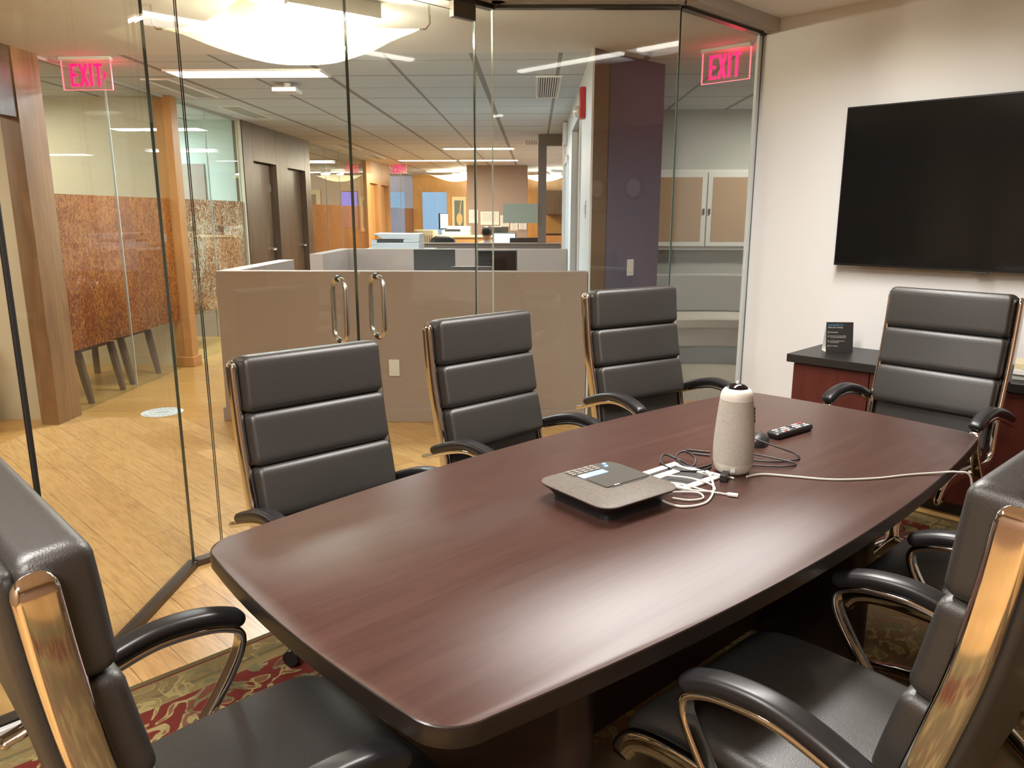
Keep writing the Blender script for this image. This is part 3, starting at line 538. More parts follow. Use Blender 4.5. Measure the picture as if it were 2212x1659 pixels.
# ------------------------------------------------------------------ meeting-room linear lights (first pair seen reflected in the glass, the rest added)
def linear(label, a, b_, L_):
    t = thing('linear_light', label, 'ceiling light', R(a, b_, 2.598), R45, 'linear lights on the meeting room ceiling')
    k = MB(); w = .17; k.box(-L_/2, L_/2, -w, w, -.012, -.001); k.box(-L_/2-.01, L_/2+.01, -w-.012, -w, -.018, 0); k.box(-L_/2-.01, L_/2+.01, w, w+.012, -.018, 0); k.build('trough', M['trough'], parent=t)
    MB().box(-L_/2+.06, L_/2-.06, -.03, .03, -.03, -.0125).build('tube', M['lampconf'], parent=t, bevel=.006); return t
lab = 'long white recessed light on the meeting room ceiling, lit, one of a set partly added for fill'
L0 = linear(lab, 2.08, 1.49, 1.13)
dup(L0, R(3.23, 1.49, 2.598), R45, lab, 'linear lights on the meeting room ceiling')
for q in ((-.25, 1.49), (-1.02, -.35)): dup(L0, R(*q, 2.598), R45, lab, 'linear lights on the meeting room ceiling')  # fixtures added out of view as fill, clear of the glass reflections
# ------------------------------------------------------------------ executive chairs (local: +y is forward, +x the sitter's right)
RAIL = [(.272, .368), (.268, .395), (.235, .430), (.15, .447), (0, .442), (-.13, .427), (-.205, .430), (-.243, .462), (-.258, .53), (-.278, .63), (-.305, .74), (-.330, .85), (-.348, .97), (-.362, 1.098)]
BACK = [(-.232, .47), (-.240, .53), (-.256, .62), (-.282, .73), (-.307, .84), (-.325, .95), (-.340, 1.108)]
def cut(path, z0, z1, n=12):
    P = cr(path, 24); out = []
    for i in range(n+1):
        z = z0+(z1-z0)*i/n; k = min(range(len(P)-1), key=lambda j: abs((P[j].y+P[j+1].y)/2-z)); a, b_ = P[k], P[k+1]
        t_ = 0 if abs(b_.y-a.y) < 1e-6 else (z-a.y)/(b_.y-a.y); out.append((a.x+(b_.x-a.x)*t_, z))
    return out
def make_chair(label, group):
    t = thing('executive_chair', label, 'chair', (0, 0, 0), 0, group)
    # path runs upward, so the in-plane normal (tg.y,-tg.x) points forward
    for z0, z1 in ((.934, 1.112), (.766, .935), (.603, .767)):
        k = MB(); sweep_yz(k, [(y+.016, z) for y, z in cut(BACK, z0, z1, 10)], 0, .084, .484, .015, endr=.022, bulge=.012)
        k.build('back_cushion', M['leather'], parent=t, smooth=True, angle=60)
    k = MB(); sweep_yz(k, [(y-.004, z) for y, z in cut(BACK, .47, .625, 8)], 0, .040, .464, .016, endr=.014); k.build('lower_back_panel', M['leather'], parent=t, smooth=True, angle=50)
    k = MB(); sweep_yz(k, [(y-.036, z) for y, z in cut(BACK, .50, 1.098, 16)], 0, .026, .476, .012, endr=.011); k.build('back_shell', M['leather'], parent=t, smooth=True, angle=50)
    k = MB(); sweep_yz(k, [(p.x, p.y) for p in cr([(.262, .395), (.250, .432), (.21, .462), (.14, .475), (0, .474), (-.12, .468), (-.205, .468)], 6)][::-1], 0, .066, .476, .030, endr=.028)
    k.build('seat', M['leather'], parent=t, smooth=True, angle=60)
    for s in (1, -1):
        k = MB(); sweep_yz(k, [(p.x+.012*min(1, max(0, (p.y-.45)/.1)), p.y) for p in cr(RAIL, 7)], s*.2545, .050, .024, .010, endr=.022); k.build('side_rail', M['chrome'], parent=t, smooth=True, angle=60)
    bar = [(-.338, .574), (-.30, .584), (-.23, .610), (-.14, .640), (-.06, .656), (.03, .650), (.084, .632), (.102, .612), (.098, .58), (.078, .54), (.045, .49), (.015, .45), (.0, .43)]
    top = [(-.275, .612), (-.23, .633), (-.14, .665), (-.06, .681), (.02, .676), (.075, .660), (.110, .643)]
    for s in (1, -1):
        k = MB(); sweep_yz(k, [(p.x, p.y) for p in cr(bar, 6)], s*.291, .016, .036, .006, endr=.006); f = k.build('arm_frame', M['chrome'], parent=t, smooth=True, angle=50)
        k = MB(); k.cyl((s*.262, .003, .440), (s*.305, .003, .440), .010, 12); k.build('bolt', M['chrome'], parent=f, smooth=True); k = MB(); k.cyl((s*.262, -.27, .596), (s*.30, -.27, .596), .009, 12); k.build('bolt', M['chrome'], parent=f, smooth=True)
        k = MB(); sweep_yz(k, [(p.x, p.y) for p in cr(top, 6)][::-1], s*.291, .034, .054, .015, endr=.016); k.build('arm_pad', M['pad'], parent=t, smooth=True, angle=60)
    k = MB(); k.box(-.13, .13, -.12, .12, .395, .437); k.box(-.245, .245, -.02, .02, .415, .437); k.build('tilt_mechanism', M['black'], parent=t, bevel=.004)
    k = MB(); k.lathe([(.02, .10), (.034, .10), (.034, .13), (.027, .14), (.027, .25), (.017, .26), (.017, .39), (.01, .39)], 20); k.build('gas_column', M['chrome'], parent=t, smooth=True)
    for i in range(5):
        a = 2*PI*i/5+.3; ca, sa = math.cos(a), math.sin(a); k = MB(); secs = []
        for r, z, w, h in ((.025, .118, .050, .034), (.10, .117, .046, .032), (.20, .104, .040, .026), (.28, .086, .034, .022), (.305, .078, .026, .016)):
            secs.append([(r*ca-u*sa, r*sa+u*ca, z+v) for u, v in rrect(w, h, .009, 3)])
        k.loft(secs); l = k.build('base_leg', M['chrome'], parent=t, smooth=True, angle=50)
        k = MB()
        for w in (-.013, .013):
            c = Vector((.292*ca-w*sa, .292*sa+w*ca, .029)); ax = Vector((-sa, ca, 0))*.009; k.cyl(c-ax, c+ax, .027, 18)
        k.cyl((.292*ca, .292*sa, .05), (.292*ca, .292*sa, .075), .008, 10); k.build('caster', M['black'], parent=l, smooth=True)
    return t
base_parts = ('gas_column', 'base_leg')
chairs = [((-.445, 2.243), -47.9, -.060, 'black leather executive chair on the glass door side, nearest the camera of three'),
          ((.098, 2.857), -46.9, -.030, 'black leather executive chair on the glass door side, middle of three'),
          ((.731, 3.313), -58.6, .032, 'black leather executive chair on the glass door side, beside the white wall corner'),
          ((1.625, 3.065), -139.5, .050, 'black leather executive chair at the far table end below the television'),
          ((-.449, 1.198), 44.0, .0, 'black leather executive chair at the near table end, lower left of the photo'),
          ((.598, 1.348), 132.2, .018, 'black leather executive chair on the right side, nearest, chrome back rail in full view'),
          ((1.31, 1.96), 133.0, .018, 'black leather executive chair on the right side, mostly hidden behind the nearest one')]
ch0 = None
RUGZ = .012
for i_, ((x, y), a, h, lab) in enumerate(chairs):
    if ch0 is None: ch0 = make_chair(lab, 'executive chairs around the conference table'); c = ch0; c.location = (x, y, RUGZ); c.rotation_euler = (0, 0, math.radians(a-90))
    else: c = dup(ch0, (x, y, RUGZ), math.radians(a-90), lab, 'executive chairs around the conference table')
    for o in c.children:
        if o.name.split('.')[0] not in base_parts: o.location.z = h-RUGZ
# ------------------------------------------------------------------ rug
k = MB(); k.box(-2.29, 2.29, -1.83, 1.83, 0, .010); o = k.build('area_rug', M['rug'], loc=R(1.74, .55, 0), rotz=R45-math.radians(1.2), bevel=.003); tag(o, 'patterned tan and red area rug under the conference table', 'rug')
# ------------------------------------------------------------------ conference table
TA = math.radians(45-2.6); tc = R(1.772, 1.143)
t = thing('conference_table', 'dark mahogany boat-shaped conference table with rounded corners', 'table', (tc[0], tc[1], 0), TA)
def boat(L_, wmid, wend, r, endb, n=28, inset=0.):
    hl = L_/2-inset; pts = []
    def hw(x): return wmid/2-inset-(wmid-wend)/2*(x/(L_/2))**2
    for i in range(n+1):
        x = -hl+r+(2*hl-2*r)*i/n; pts.append((x, -hw(x)))
    we = hw(hl-r)
    for i in range(1, 8): a = -PI/2+PI/2*i/8; pts.append((hl-r+r*math.cos(a), -we+r+r*math.sin(a)))
    for i in range(0, 11): v = -1+2*i/10; pts.append((hl+endb*(1-v*v), v*(we-r)))
    for i in range(1, 8): a = PI/2*i/8; pts.append((hl-r+r*math.cos(a), we-r+r*math.sin(a)))
    for i in range(n+1): x = hl-r-(2*hl-2*r)*i/n; pts.append((x, hw(x)))
    for i in range(1, 8): a = PI/2+PI/2*i/8; pts.append((-hl+r+r*math.cos(a), we-r+r*math.sin(a)))
    for i in range(0, 11): v = 1-2*i/10; pts.append((-hl-endb*(1-v*v), v*(we-r)))
    for i in range(1, 8): a = PI+PI/2*i/8; pts.append((-hl+r+r*math.cos(a), -we+r+r*math.sin(a)))
    return pts
bp = dict(L_=2.30, wmid=1.075, wend=.885, r=.085, endb=.022)
k = MB(); secs = []
for z, ins in ((.712, .004), (.7135, .0), (.7445, .0), (.7475, .001), (.749, .003)): secs.append([(x, y, z) for x, y in boat(inset=ins, **bp)])
k.loft(secs, mi=1); k.mi[-1] = 0; k.mi[-2] = 1
k.build('table_top', [M['tabletop'], M['tableedge']], parent=t, smooth=True, angle=30)
for s in (-1, 1):
    k = MB(); secs = [[(s*.68+u, v, z) for u, v in rrect(.10, .62, .045, 6)] for z in (.0+RUGZ, .711)]; k.loft(secs); k.build('pedestal', M['tablebase'], parent=t, smooth=True, angle=40)
MB().box(-.628, .628, -.02, .02, .10, .70).build('modesty_panel', M['tablebase'], parent=t)
TZ = .7492
# ------------------------------------------------------------------ things on the table
pc = (.250, 1.897); PA = math.radians(37)
t = thing('conference_phone', 'square taupe conference phone with smoked glass panel, lit screen and keypad', 'conference phone', (pc[0], pc[1], TZ), PA)
def rr(w, h, r, cx=0, cy=0, n=6): return [(x+cx, y+cy) for x, y in rrect(w, h, r, n)]
W = .272
k = MB(); k.loft([[(x, y, z) for x, y in rr(w, w, r)] for z, w, r in ((0, .215, .03), (.012, .215, .03), (.026, .235, .035), (.040, W-.004, .042), (.043, W-.001, .043))]); k.build('base', M['black'], parent=t, smooth=True, angle=40)
k = MB(); k.loft([[(x, y, z) for x, y in rr(w, w, r)] for z, w, r in ((.0432, W, .045), (.0455, W, .045), (.047, W-.004, .044))]); k.build('top_cover', M['phonetop'], parent=t, smooth=True, angle=40)
def patch(name, u0, u1, v0, v1, z0, z1, m, r=.006): k = MB(); k.loft([[(x, y, z) for x, y in rr(u1-u0, v1-v0, r, (u0+u1)/2, (v0+v1)/2)] for z in (z0, z1)]); return k.build(name, m, parent=t, smooth=True, angle=40)
patch('glass_panel', -.034, .131, -.034, .131, .0472, .0480, M['phoneglass'], .03)
patch('glass_strip', -.030, .128, -.028, .052, .0482, .0500, M['phoneglass'], .006)
patch('screen', -.030, .060, .060, .086, .0482, .0488, M['phonescreen'], .002)
patch('screen_menu', -.030, -.004, .061, .085, .0489, .0492, M['paleyellow'], .002)
for i in range(5):
    for j in range(3): u, v = -.040+i*.021, .092+j*.0125; patch('keypad_key', u, u+.0165, v, v+.009, .0482, .0502, M['key'], .003)
for u, v in ((.082, .095), (.090, .112)): patch('lit_button', u, u+.012, v, v+.008, .0482, .0500, M['phonescreen'], .003)
for u in (-.004, .006): patch('logo_mark', u, u+.007, -.0305, -.0255, .0502, .0506, M['textwhite'], .001)
# camera speaker
oc = (.640, 2.128)
t = thing('camera_speaker', 'tall rounded grey fabric camera speaker standing upright on the table', 'speaker', (oc[0], oc[1], TZ), math.radians(-15))
k = MB(); k.lathe([(.030, .0), (.044, .001), (.051, .010), (.0555, .030), (.0562, .0325)], 40); k.build('base_ring', M['owlcap'], parent=t, smooth=True, angle=60)
k = MB(); k.lathe([(.0562, .0328), (.0575, .06), (.0572, .09), (.0555, .12), (.0525, .155), (.049, .19), (.0465, .2145)], 40); k.build('fabric_body', M['owlfab'], parent=t, smooth=True, angle=70)
k = MB(); k.lathe([(.0467, .215), (.0455, .226), (.042, .238), (.036, .2455), (.030, .2475), (.0, .248)], 40); k.build('cap', M['owlcap'], parent=t, smooth=True, angle=60)
k = MB(); k.lathe([(.030, .2476), (.028, .251), (.020, .2575), (.0085, .261), (.0, .2615)], 32); k.build('lens', M['lens'], parent=t, smooth=True, angle=60)
k = MB(); k.lathe([(.006, .2612), (.004, .268), (.0, .269)], 12); k.build('lens_tip', M['strobe'], parent=t, smooth=True)
k = MB()
for i, (z0, z1) in enumerate(((.150, .160), (.163, .171), (.174, .182), (.185, .195))): k.box(.0500-(z0-.15)*.07, .0545-(z0-.15)*.07, -.006, .006, z0, z1)
k.build('logo_mark', M['black'], parent=t)
MB().box(-.006, .006, -.0575, -.055, .014, .026).build('button', M['whiteplastic'], parent=t)
# table grommet with cables
t = thing('table_grommet', 'white open cable tray sunk beside the conference phone on the table', 'cable tray', (.475, 2.075, TZ), math.radians(40))
k = MB()
for x0, x1, y0, y1 in ((-.085, .085, .062, .085), (-.085, .085, -.085, -.062), (-.085, -.066, -.062, .062), (.066, .085, -.062, .062)): k.box(x0, x1, y0, y1, .0002, .007)
k.build('frame', M['whiteplastic'], parent=t, bevel=.002)
MB().box(-.065, .065, -.061, .061, .0003, .0012).build('well', M['darkgrey'], parent=t); MB().box(-.06, .03, .02, .045, .0014, .006).build('flap', M['whiteplastic'], parent=t, bevel=.001)
def cable(name, pts, r, m, label, cat, par=None):
    k = MB(); k.tube([tuple(p) for p in cr(pts, 10)], r, 8); o = k.build(name, m, parent=par, smooth=True, angle=80)
    if label: tag(o, label, cat)
    return o
z = TZ
cc = cable('charging_cable', [(.36, 1.905, z+.018), (.40, 1.86, z+.006), (.44, 1.84, z+.004), (.50, 1.87, z+.003), (.54, 1.95, z+.006), (.555, 2.03, z+.012), (.56, 2.075, z+.012), (.60, 2.075, z+.004), (.625, 2.055, z+.003)], .0032, M['cablewhite'], 'white charging cable looping from the conference phone past the speaker', 'cable')
ac = cable('adapter_cable', [(.44, 2.06, z+.010), (.50, 2.03, z+.012), (.545, 1.99, z+.008), (.54, 1.95, z+.005), (.49, 1.94, z+.010), (.43, 1.97, z+.012), (.41, 2.0, z+.010), (.46, 1.985, z+.012), (.52, 1.945, z+.007), (.555, 1.935, z+.004), (.575, 1.925, z+.004)], .0026, M['cablewhite'], 'thin white adapter cable coiled over the cable tray', 'cable')
k = MB(); k.loft([[(.57+d*.92-u*.39, 1.927-d*.39-u*.92, z+.005+v) for u, v in rrect(w, .007, .002)] for d, w in ((0, .008), (.006, .014), (.028, .014))]); k.build('plug', M['whiteplastic'], parent=ac, smooth=True)
c3 = cable('usb_cable', [(.42, 1.90, z+.004), (.46, 1.885, z+.004), (.50, 1.90, z+.004), (.495, 1.935, z+.006), (.45, 1.94, z+.006), (.405, 1.925, z+.008)], .0026, M['cablewhite'], 'short white cable looping out behind the conference phone', 'cable')
t = thing('video_adapter', 'small black plug adapter with white tie beside the speaker base', 'adapter', (.592, 2.055, z), math.radians(-25))
MB().box(-.004, .016, -.022, .022, .0005, .020).build('plug', M['black'], parent=t, bevel=.002)
k = MB(); k.tube([(-.004, 0, .010), (-.03, .008, .012), (-.055, .005, .012)], .0035, 8); k.tube([(-.03, -.004, .012), (-.045, .012, .015), (-.055, -.006, .014)], .003, 8); k.build('tie', M['whiteplastic'], parent=t, smooth=True)
cable('power_cord', [(.665, 2.07, z+.003), (.72, 2.09, z+.003), (.80, 2.07, z+.003), (.90, 2.045, z+.003), (1.02, 2.055, z+.003), (1.13, 2.085, z+.003), (1.225, 2.098, z+.005), (1.27, 2.090, z+.010), (1.305, 2.078, z-.002), (1.318, 2.07, z-.11), (1.325, 2.066, z-.17)], .0033, M['cord'], 'pale power cord running from the speaker across the table and over its right edge', 'cord')
cable('audio_cable', [(.585, 2.155, z+.003), (.55, 2.115, z+.006), (.515, 2.115, z+.005), (.47, 2.13, z+.004), (.44, 2.17, z+.012), (.46, 2.215, z+.022), (.50, 2.20, z+.010), (.53, 2.155, z+.006), (.545, 2.19, z+.020), (.525, 2.235, z+.026), (.495, 2.215, z+.018), (.50, 2.16, z+.010), (.54, 2.14, z+.005), (.59, 2.175, z+.004)], .0032, M['cableblack'], 'black cable coiled in loops left of the grey speaker', 'cable')
cable('network_cable', [(.62, 2.30, z+.003), (.575, 2.315, z+.003), (.545, 2.315, z+.004), (.56, 2.285, z+.004), (.61, 2.265, z+.003)], .0030, M['cableblack'], 'short black cable bend showing behind the speaker on its left', 'cable')
# mouse
mo = thing('computer_mouse', 'dark grey computer mouse on the table behind the speaker', 'mouse', (.80, 2.40, z), math.radians(60))
k = MB(); secs = []
for i in range(13):
    u = -1+2*i/12; w = .031*(1-abs(u)**3.2)**.5+.0005; h = .036*max(0, 1-abs(u*.94+.05)**2.6)**.6+.001; secs.append([(u*.056, w*math.cos(a)*(1 if math.sin(a) > 0 else 1), max(0.0006, h*max(0, math.sin(a))**.8)) for a in [PI*q/12 for q in range(13)]]+[(u*.056, -w*.9, .0005), (u*.056, w*.9, .0005)])
k.loft(secs); k.build('body', M['mousegrey'], parent=mo, smooth=True, angle=70); MB().box(.018, .036, -.003, .003, .026, .034).build('wheel', M['black'], parent=mo, bevel=.001)
cable('mouse_cable', [(.80, 2.455, z+.010), (.76, 2.49, z+.03), (.715, 2.44, z+.045), (.74, 2.36, z+.042), (.82, 2.30, z+.022), (.88, 2.27, z+.004), (.86, 2.22, z+.004), (.78, 2.20, z+.004), (.70, 2.235, z+.005), (.725, 2.255, z+.012), (.79, 2.225, z+.008), (.845, 2.185, z+.004), (.80, 2.155, z+.004), (.71, 2.165, z+.004), (.69, 2.15, z+.004)], .0024, M['cableblack'], 'thin black mouse cable tangled in loops right of the speaker', 'cable')
# remote
rm = thing('remote_control', 'black remote control with coloured buttons on the table near the mouse', 'remote control', (.945, 2.515, z), math.radians(37))
k = MB(); k.loft([[(x, y, q) for x, y in rr(w, h, .010)] for q, w, h in ((0, .196, .040), (.010, .206, .048), (.018, .206, .048), (.021, .200, .044))]); k.build('body', M['black'], parent=rm, smooth=True, angle=45)
for i in range(11):
    for j in range(3):
        m = M['btnred'] if (i, j) in ((10, 2), (2, 0), (9, 2)) else (M['btn'] if (i*3+j) % 4 else M['btngrey'])
        if i == 5: continue
        x = -.078+i*.0158; y = -.0135+j*.0135; MB().box(x-.0055, x+.0055, y-.0042, y+.0042, .0211, .0232).build('button', m, parent=rm, bevel=.001)
# ------------------------------------------------------------------ television, credenza and what stands on it
tv = thing('television', 'large black wall-mounted television on the white wall', 'television', R(4.500, 1.107, 1.622), PI/4+PI)
# local frame: the screen faces -a; build in x (along -b), y depth, z up
def TVB(x0, x1, y0, y1, z0, z1): return MB().box(y0, y1, x0, x1, z0, z1)
tvw, tvh = .752, .432
tv.rotation_euler = (0, 0, R45)
TVB(-tvw, tvw, -.014, .016, -tvh, tvh).build('cabinet', M['tvframe'], parent=tv, bevel=.003); TVB(-tvw+.008, tvw-.008, -.0165, -.0145, -tvh+.014, tvh-.008).build('screen', M['tv'], parent=tv)
TVB(-.30, .30, .0165, .0625, -.2, .2).build('wall_mount', M['black'], parent=tv); TVB(-.035, .035, -.016, .004, -tvh-.008, -tvh).build('sensor_tab', M['darkgrey'], parent=tv)
cz = thing('credenza', 'cherry red credenza with thick black top against the white wall', 'credenza', R(4.31, .85, 0), R45)
def CB(a0, a1, b0, b1, z0, z1): return MB().box(a0-4.31, a1-4.31, b0-.85, b1-.85, z0, z1)
CB(4.075, 4.555, -.22, 1.905, .672, .717).build('top', M['credtop'], parent=cz, bevel=.003)
CB(4.115, 4.545, -.20, 1.875, .06, .6715).build('cabinet', M['redwood'], parent=cz)
CB(4.15, 4.53, -.18, 1.855, .0, .0595).build('plinth', M['black'], parent=cz)
for i in range(5): d = CB(4.097, 4.1145, 1.873-.415*(i+1)+.003, 1.873-.415*i-.003, .075, .665).build('door', M['redwood'], parent=cz, bevel=.001)
# tent card
tx = (1.846, 4.300); tn = thing('tent_card', 'black folded tent card with meeting instructions standing on the credenza', 'sign', (tx[0], tx[1], .7172), math.radians(-4))
k = MB(); w = .074; k.loft([[(-w, -.030, 0), (w, -.030, 0), (w, -.0285, 0), (-w, -.0285, 0)], [(-w, -.001, .166), (w, -.001, .166), (w, .0005, .166), (-w, .0005, .166)]]); k.build('front_leaf', M['cardblack'], parent=tn)
k = MB(); k.loft([[(-w, .042, 0), (w, .042, 0), (w, .0435, 0), (-w, .0435, 0)], [(-w, .001, .166), (w, .001, .166), (w, .0025, .166), (-w, .0025, .166)]]); k.build('back_leaf', M['paper'], parent=tn)
k = MB(); k.box(-w, w, -.028, .042, .0002, .0010); k.build('base_leaf', M['paper'], parent=tn)
tilt = math.atan2(.029, .166)
def on(x, zz, off=-.0012): return (x, -.030+.029*zz/.166+off, zz)
for s, x, zz, sz, m in (('MeetingOWL Pro', -.065, .146, .0115, 'textblue'), ('Start your meeting', -.065, .134, .0105, 'textwhite'), ('Power laptop', -.051, .108, .0075, 'textwhite'), ('Open video conferencing platform', -.051, .088, .0062, 'textwhite'), ('(ex. Zoom, Skype, Hangouts, etc.)', -.051, .080, .0062, 'textwhite'), ('Set platform audio and video to', -.051, .060, .0062, 'textwhite'), ('your Meeting Owl', -.051, .052, .0062, 'textwhite'), ('Start meeting', -.051, .032, .0075, 'textwhite')):
    text_mesh('lettering', s, sz, M[m], tn, on(x, zz), (PI/2-tilt, 0, 0), .0003)
for zz in (.110, .088, .060, .034):
    k = MB(); k.tube([(-.0605+.0045*math.cos(a), -.030+.029*(zz+.0045*math.sin(a))/.166-.0010, zz+.0045*math.sin(a)) for a in [2*PI*i/16 for i in range(16)]], .0006, 5, True); k.build('bullet_ring', M['textwhite'], parent=tn)
# papers on the credenza at the right
for i, (lab, m, zz, w, d, r_) in enumerate((('grey folded newspaper at the bottom of the pile on the credenza', 'grey', .717, .30, .26, .1), ('white folded newspaper in the middle of the credenza pile', 'paper', .741, .29, .25, .02), ('rolled pale magazine on top of the credenza pile', 'cream', .765, .28, .20, -.06))):
    k = MB()
    for q in range(4): k.box(-d/2+q*.004, d/2-q*.003, -w/2+q*.003, w/2-q*.005, .0005+q*.0058, .0055+q*.0058)
    o = k.build('newspaper', M[m], loc=R(4.30, .86+i*.006, zz), rotz=R45+r_, bevel=.001); tag(o, lab, 'newspaper')
# world clocks on the wall behind the camera (seen as reflections in the glass)
for lab, a, word in (('round wall clock above a LONDON plaque on the wall behind the camera', -.22, 'LONDON'), ('round wall clock without visible city name, second on the wall behind the camera', -.84, '')):
    ck = thing('wall_clock', lab, 'clock', R(a, -2.529, 1.82), R45+PI)
    k = MB(); k.lathe([(.0, 0), (.168, 0), (.168, .02), (.155, .032), (.121, .034), (.118, .018), (0, .018)], 40, T=lambda x, y, zz: (x, -zz, y)); k.build('rim', M['black'], parent=ck, smooth=True)
    k = MB(); k.lathe([(0, .0185), (.117, .0185), (.117, .0195), (0, .0195)], 40, T=lambda x, y, zz: (x, -zz, y)); k.build('face', M['clockface'], parent=ck)
    k = MB()
    for i in range(12): an = 2*PI*i/12; k.tube([(.105*math.cos(an), -.0205, .105*math.sin(an)), (.122*math.cos(an), -.0205, .122*math.sin(an))], .003, 6)
    k.build('hour_marks', M['black'], parent=ck)
    for an, l in ((-1.25, .07), (-2.2, .10)): k = MB(); k.tube([(0, -.024, 0), (l*math.cos(an), -.024, l*math.sin(an))], .004, 6); k.build('hand', M['black'], parent=ck)
    pl = thing('name_plaque', 'dark plaque reading LONDON below its wall clock' if word else 'dark blank plaque below the second wall clock', 'plaque', R(a, -2.529, 1.50), R45+PI)
    MB().box(-.17, .17, -.012, 0, -.035, .035).build('plate', M['darkgrey'], parent=pl, bevel=.002)
    if word: text_mesh('lettering', word, .05, M['textwhite'], pl, (0, -.0125, -.017), (PI/2, 0, 0), .0004, 'CENTER')
# ------------------------------------------------------------------ floor sticker in the corridor
st = thing('floor_sticker', 'round pale floor sticker with grey print on the corridor floor', 'floor sticker', O(-2.835, 5.60, .0005), -TH+.3)
k = MB(); k.lathe([(0, 0), (.15, 0), (.15, .0008), (0, .0008)], 48); k.build('disc', M['sticker'], parent=st)
k = MB()
for a0, a1 in ((.5, 2.7), (3.5, 5.9)):
    for i in range(9):
        a = a0+(a1-a0)*i/9; q = a+(a1-a0)/13; k.loft([[(r*math.cos(x), r*math.sin(x), .0010) for r, x in ((.118, a), (.138, a), (.138, q), (.118, q))], [(r*math.cos(x), r*math.sin(x), .0013) for r, x in ((.118, a), (.138, a), (.138, q), (.118, q))]])
k.tube([(.085*math.cos(a), .085*math.sin(a), .0012) for a in [2*PI*i/40 for i in range(40)]], .0022, 5, True)
k.box(-.06, .06, -.010, .010, .0010, .0014); k.box(-.04, .04, .022, .034, .0010, .0014); k.box(-.04, .04, -.034, -.022, .0010, .0014); k.build('print', M['stickerink'], parent=st)
# ------------------------------------------------------------------ left rooms
def side_chair(label, x, y, rz, seatm, back):
    t = thing('side_chair', label, 'chair', O(x, y), rz-TH)
    w = .26
    for sx in (-1, 1):
        k = MB(); k.loft([[(sx*(w-.02)+u, .22+v, z) for u, v in rrect(.045, .045, .008)] for z in (0, .40)]); k.build('leg', M['darkwood'], parent=t)
        k = MB(); k.loft([[(sx*(w-.02)+u, -.30-.07*max(0, (.42-z)/.42)+v, z) for u, v in rrect(.05-.012*(z < .1), .05-.012*(z < .1), .008)] for z in (0, .2, .42)]); k.build('leg', M['darkwood'], parent=t)
    k = MB(); k.loft([[(x_, y_, z) for x_, y_ in rr(2*w, .54, .05, 0, -.02)] for z in (.40, .44)]); k.build('seat_rail', M['darkwood'], parent=t)
    k = MB(); k.loft([[(x_, y_, z) for x_, y_ in rr(ww, .52-(2*w-ww), .06, 0, -.01)] for z, ww in ((.4402, 2*w-.01), (.475, 2*w-.01), (.492, 2*w-.06))]); k.build('seat', seatm, parent=t, smooth=True)
    k = MB()
    if back == 'wrap':
        secs = []
        for i in range(21):
            a = PI*(1.0+i/20); cx, cy = .285*math.cos(a), .06+.36*math.sin(a)
            q = abs(i-10)/10; top = .84-.16*max(0, q-.45)**1.2*1.8; n = Vector((math.cos(a), math.sin(a)*1.2)).normalized()*.022
            secs.append([(cx-n.x, cy-n.y, .46), (cx+n.x, cy+n.y, .44), (cx+n.x*1.3, cy+n.y*1.3, top), (cx-n.x*.7, cy-n.y*.7, top)])
        k.loft(secs); k.build('wrap_back', M['maroon'], parent=t, smooth=True, angle=50)
        k = MB(); k.tube([((s[2][0]+s[3][0])/2, (s[2][1]+s[3][1])/2, s[2][2]+.008) for s in secs], .02, 8); k.build('top_rail', M['darkwood'], parent=t, smooth=True)
    return t
side_chair('maroon upholstered chair with dark legs behind the orange glass, nearer one', -3.90, 6.10, PI/2, M['maroon'], 'wrap')
side_chair('maroon upholstered chair with dark legs behind the orange glass, farther one', -3.93, 6.80, PI/2, M['maroon'], 'wrap')
t = thing('guest_armchair', 'dark wooden armchair with striped seat in the doorway office', 'chair', O(-4.28, 5.0), -.15-TH)
for sx, y_ in ((-.26, -.24), (.26, -.24), (-.26, .24), (.26, .24)):
    MB().box(sx-.02, sx+.02, y_-.022, y_+.022, 0, .66 if sx > 0 or True else .9).build('leg', M['darkwood'], parent=t, bevel=.003)
for y_ in (-.262, .262): MB().box(-.28, .28, y_-.025, y_+.025, .661, .69).build('arm_rest', M['darkwood'], parent=t, bevel=.004)
MB().box(-.24, .24, -.217, .217, .38, .43).build('seat_frame', M['darkwood'], parent=t, bevel=.003)
k = MB(); k.loft([[(x_, y_, z) for x_, y_ in rr(w, w-.04, .05)] for z, w in ((.431, .47), (.49, .48), (.515, .43))]); k.build('seat_cushion', M['stripe'], parent=t, smooth=True, angle=50)
t = thing('office_desk', 'pale topped desk with dark modesty panel in the doorway office', 'desk', O(-5.15, 4.95), -TH)
MB().box(-.75, .62, -.9, .38, .72, .75).build('desk_top', M['cream'], parent=t, bevel=.003); MB().box(-.72, .50, -.85, .34, .02, .719).build('desk_body', M['taupedark'], parent=t)
t = thing('wall_picture', 'blue framed picture with pale rectangles on the doorway office wall', 'picture', O(-4.25, 5.358, 1.55), -TH)
MB().box(-.42, .42, -.03, 0, -.50, .50).build('frame', M['black'], parent=t, bevel=.003); MB().box(-.395, .395, -.033, -.0305, -.475, .475).build('print', M['picblue'], parent=t)
k = MB()
for x0, x1, z0, z1 in ((-.3, -.05, -.35, .0), (.05, .33, -.35, .0), (.05, .33, .08, .38), (-.3, -.05, .08, .38)): k.box(x0, x1, -.0345, -.0335, z0, z0+.012); k.box(x0, x1, -.0345, -.0335, z1-.012, z1); k.box(x0, x0+.012, -.0345, -.0335, z0, z1); k.box(x1-.012, x1, -.0345, -.0335, z0, z1)
k.build('print_lines', M['textwhite'], parent=t)
t = thing('cantilever_chair', 'black cantilever chair behind the pale film glass, steel sled base showing', 'chair', O(-4.2, 8.55), -TH+.5)
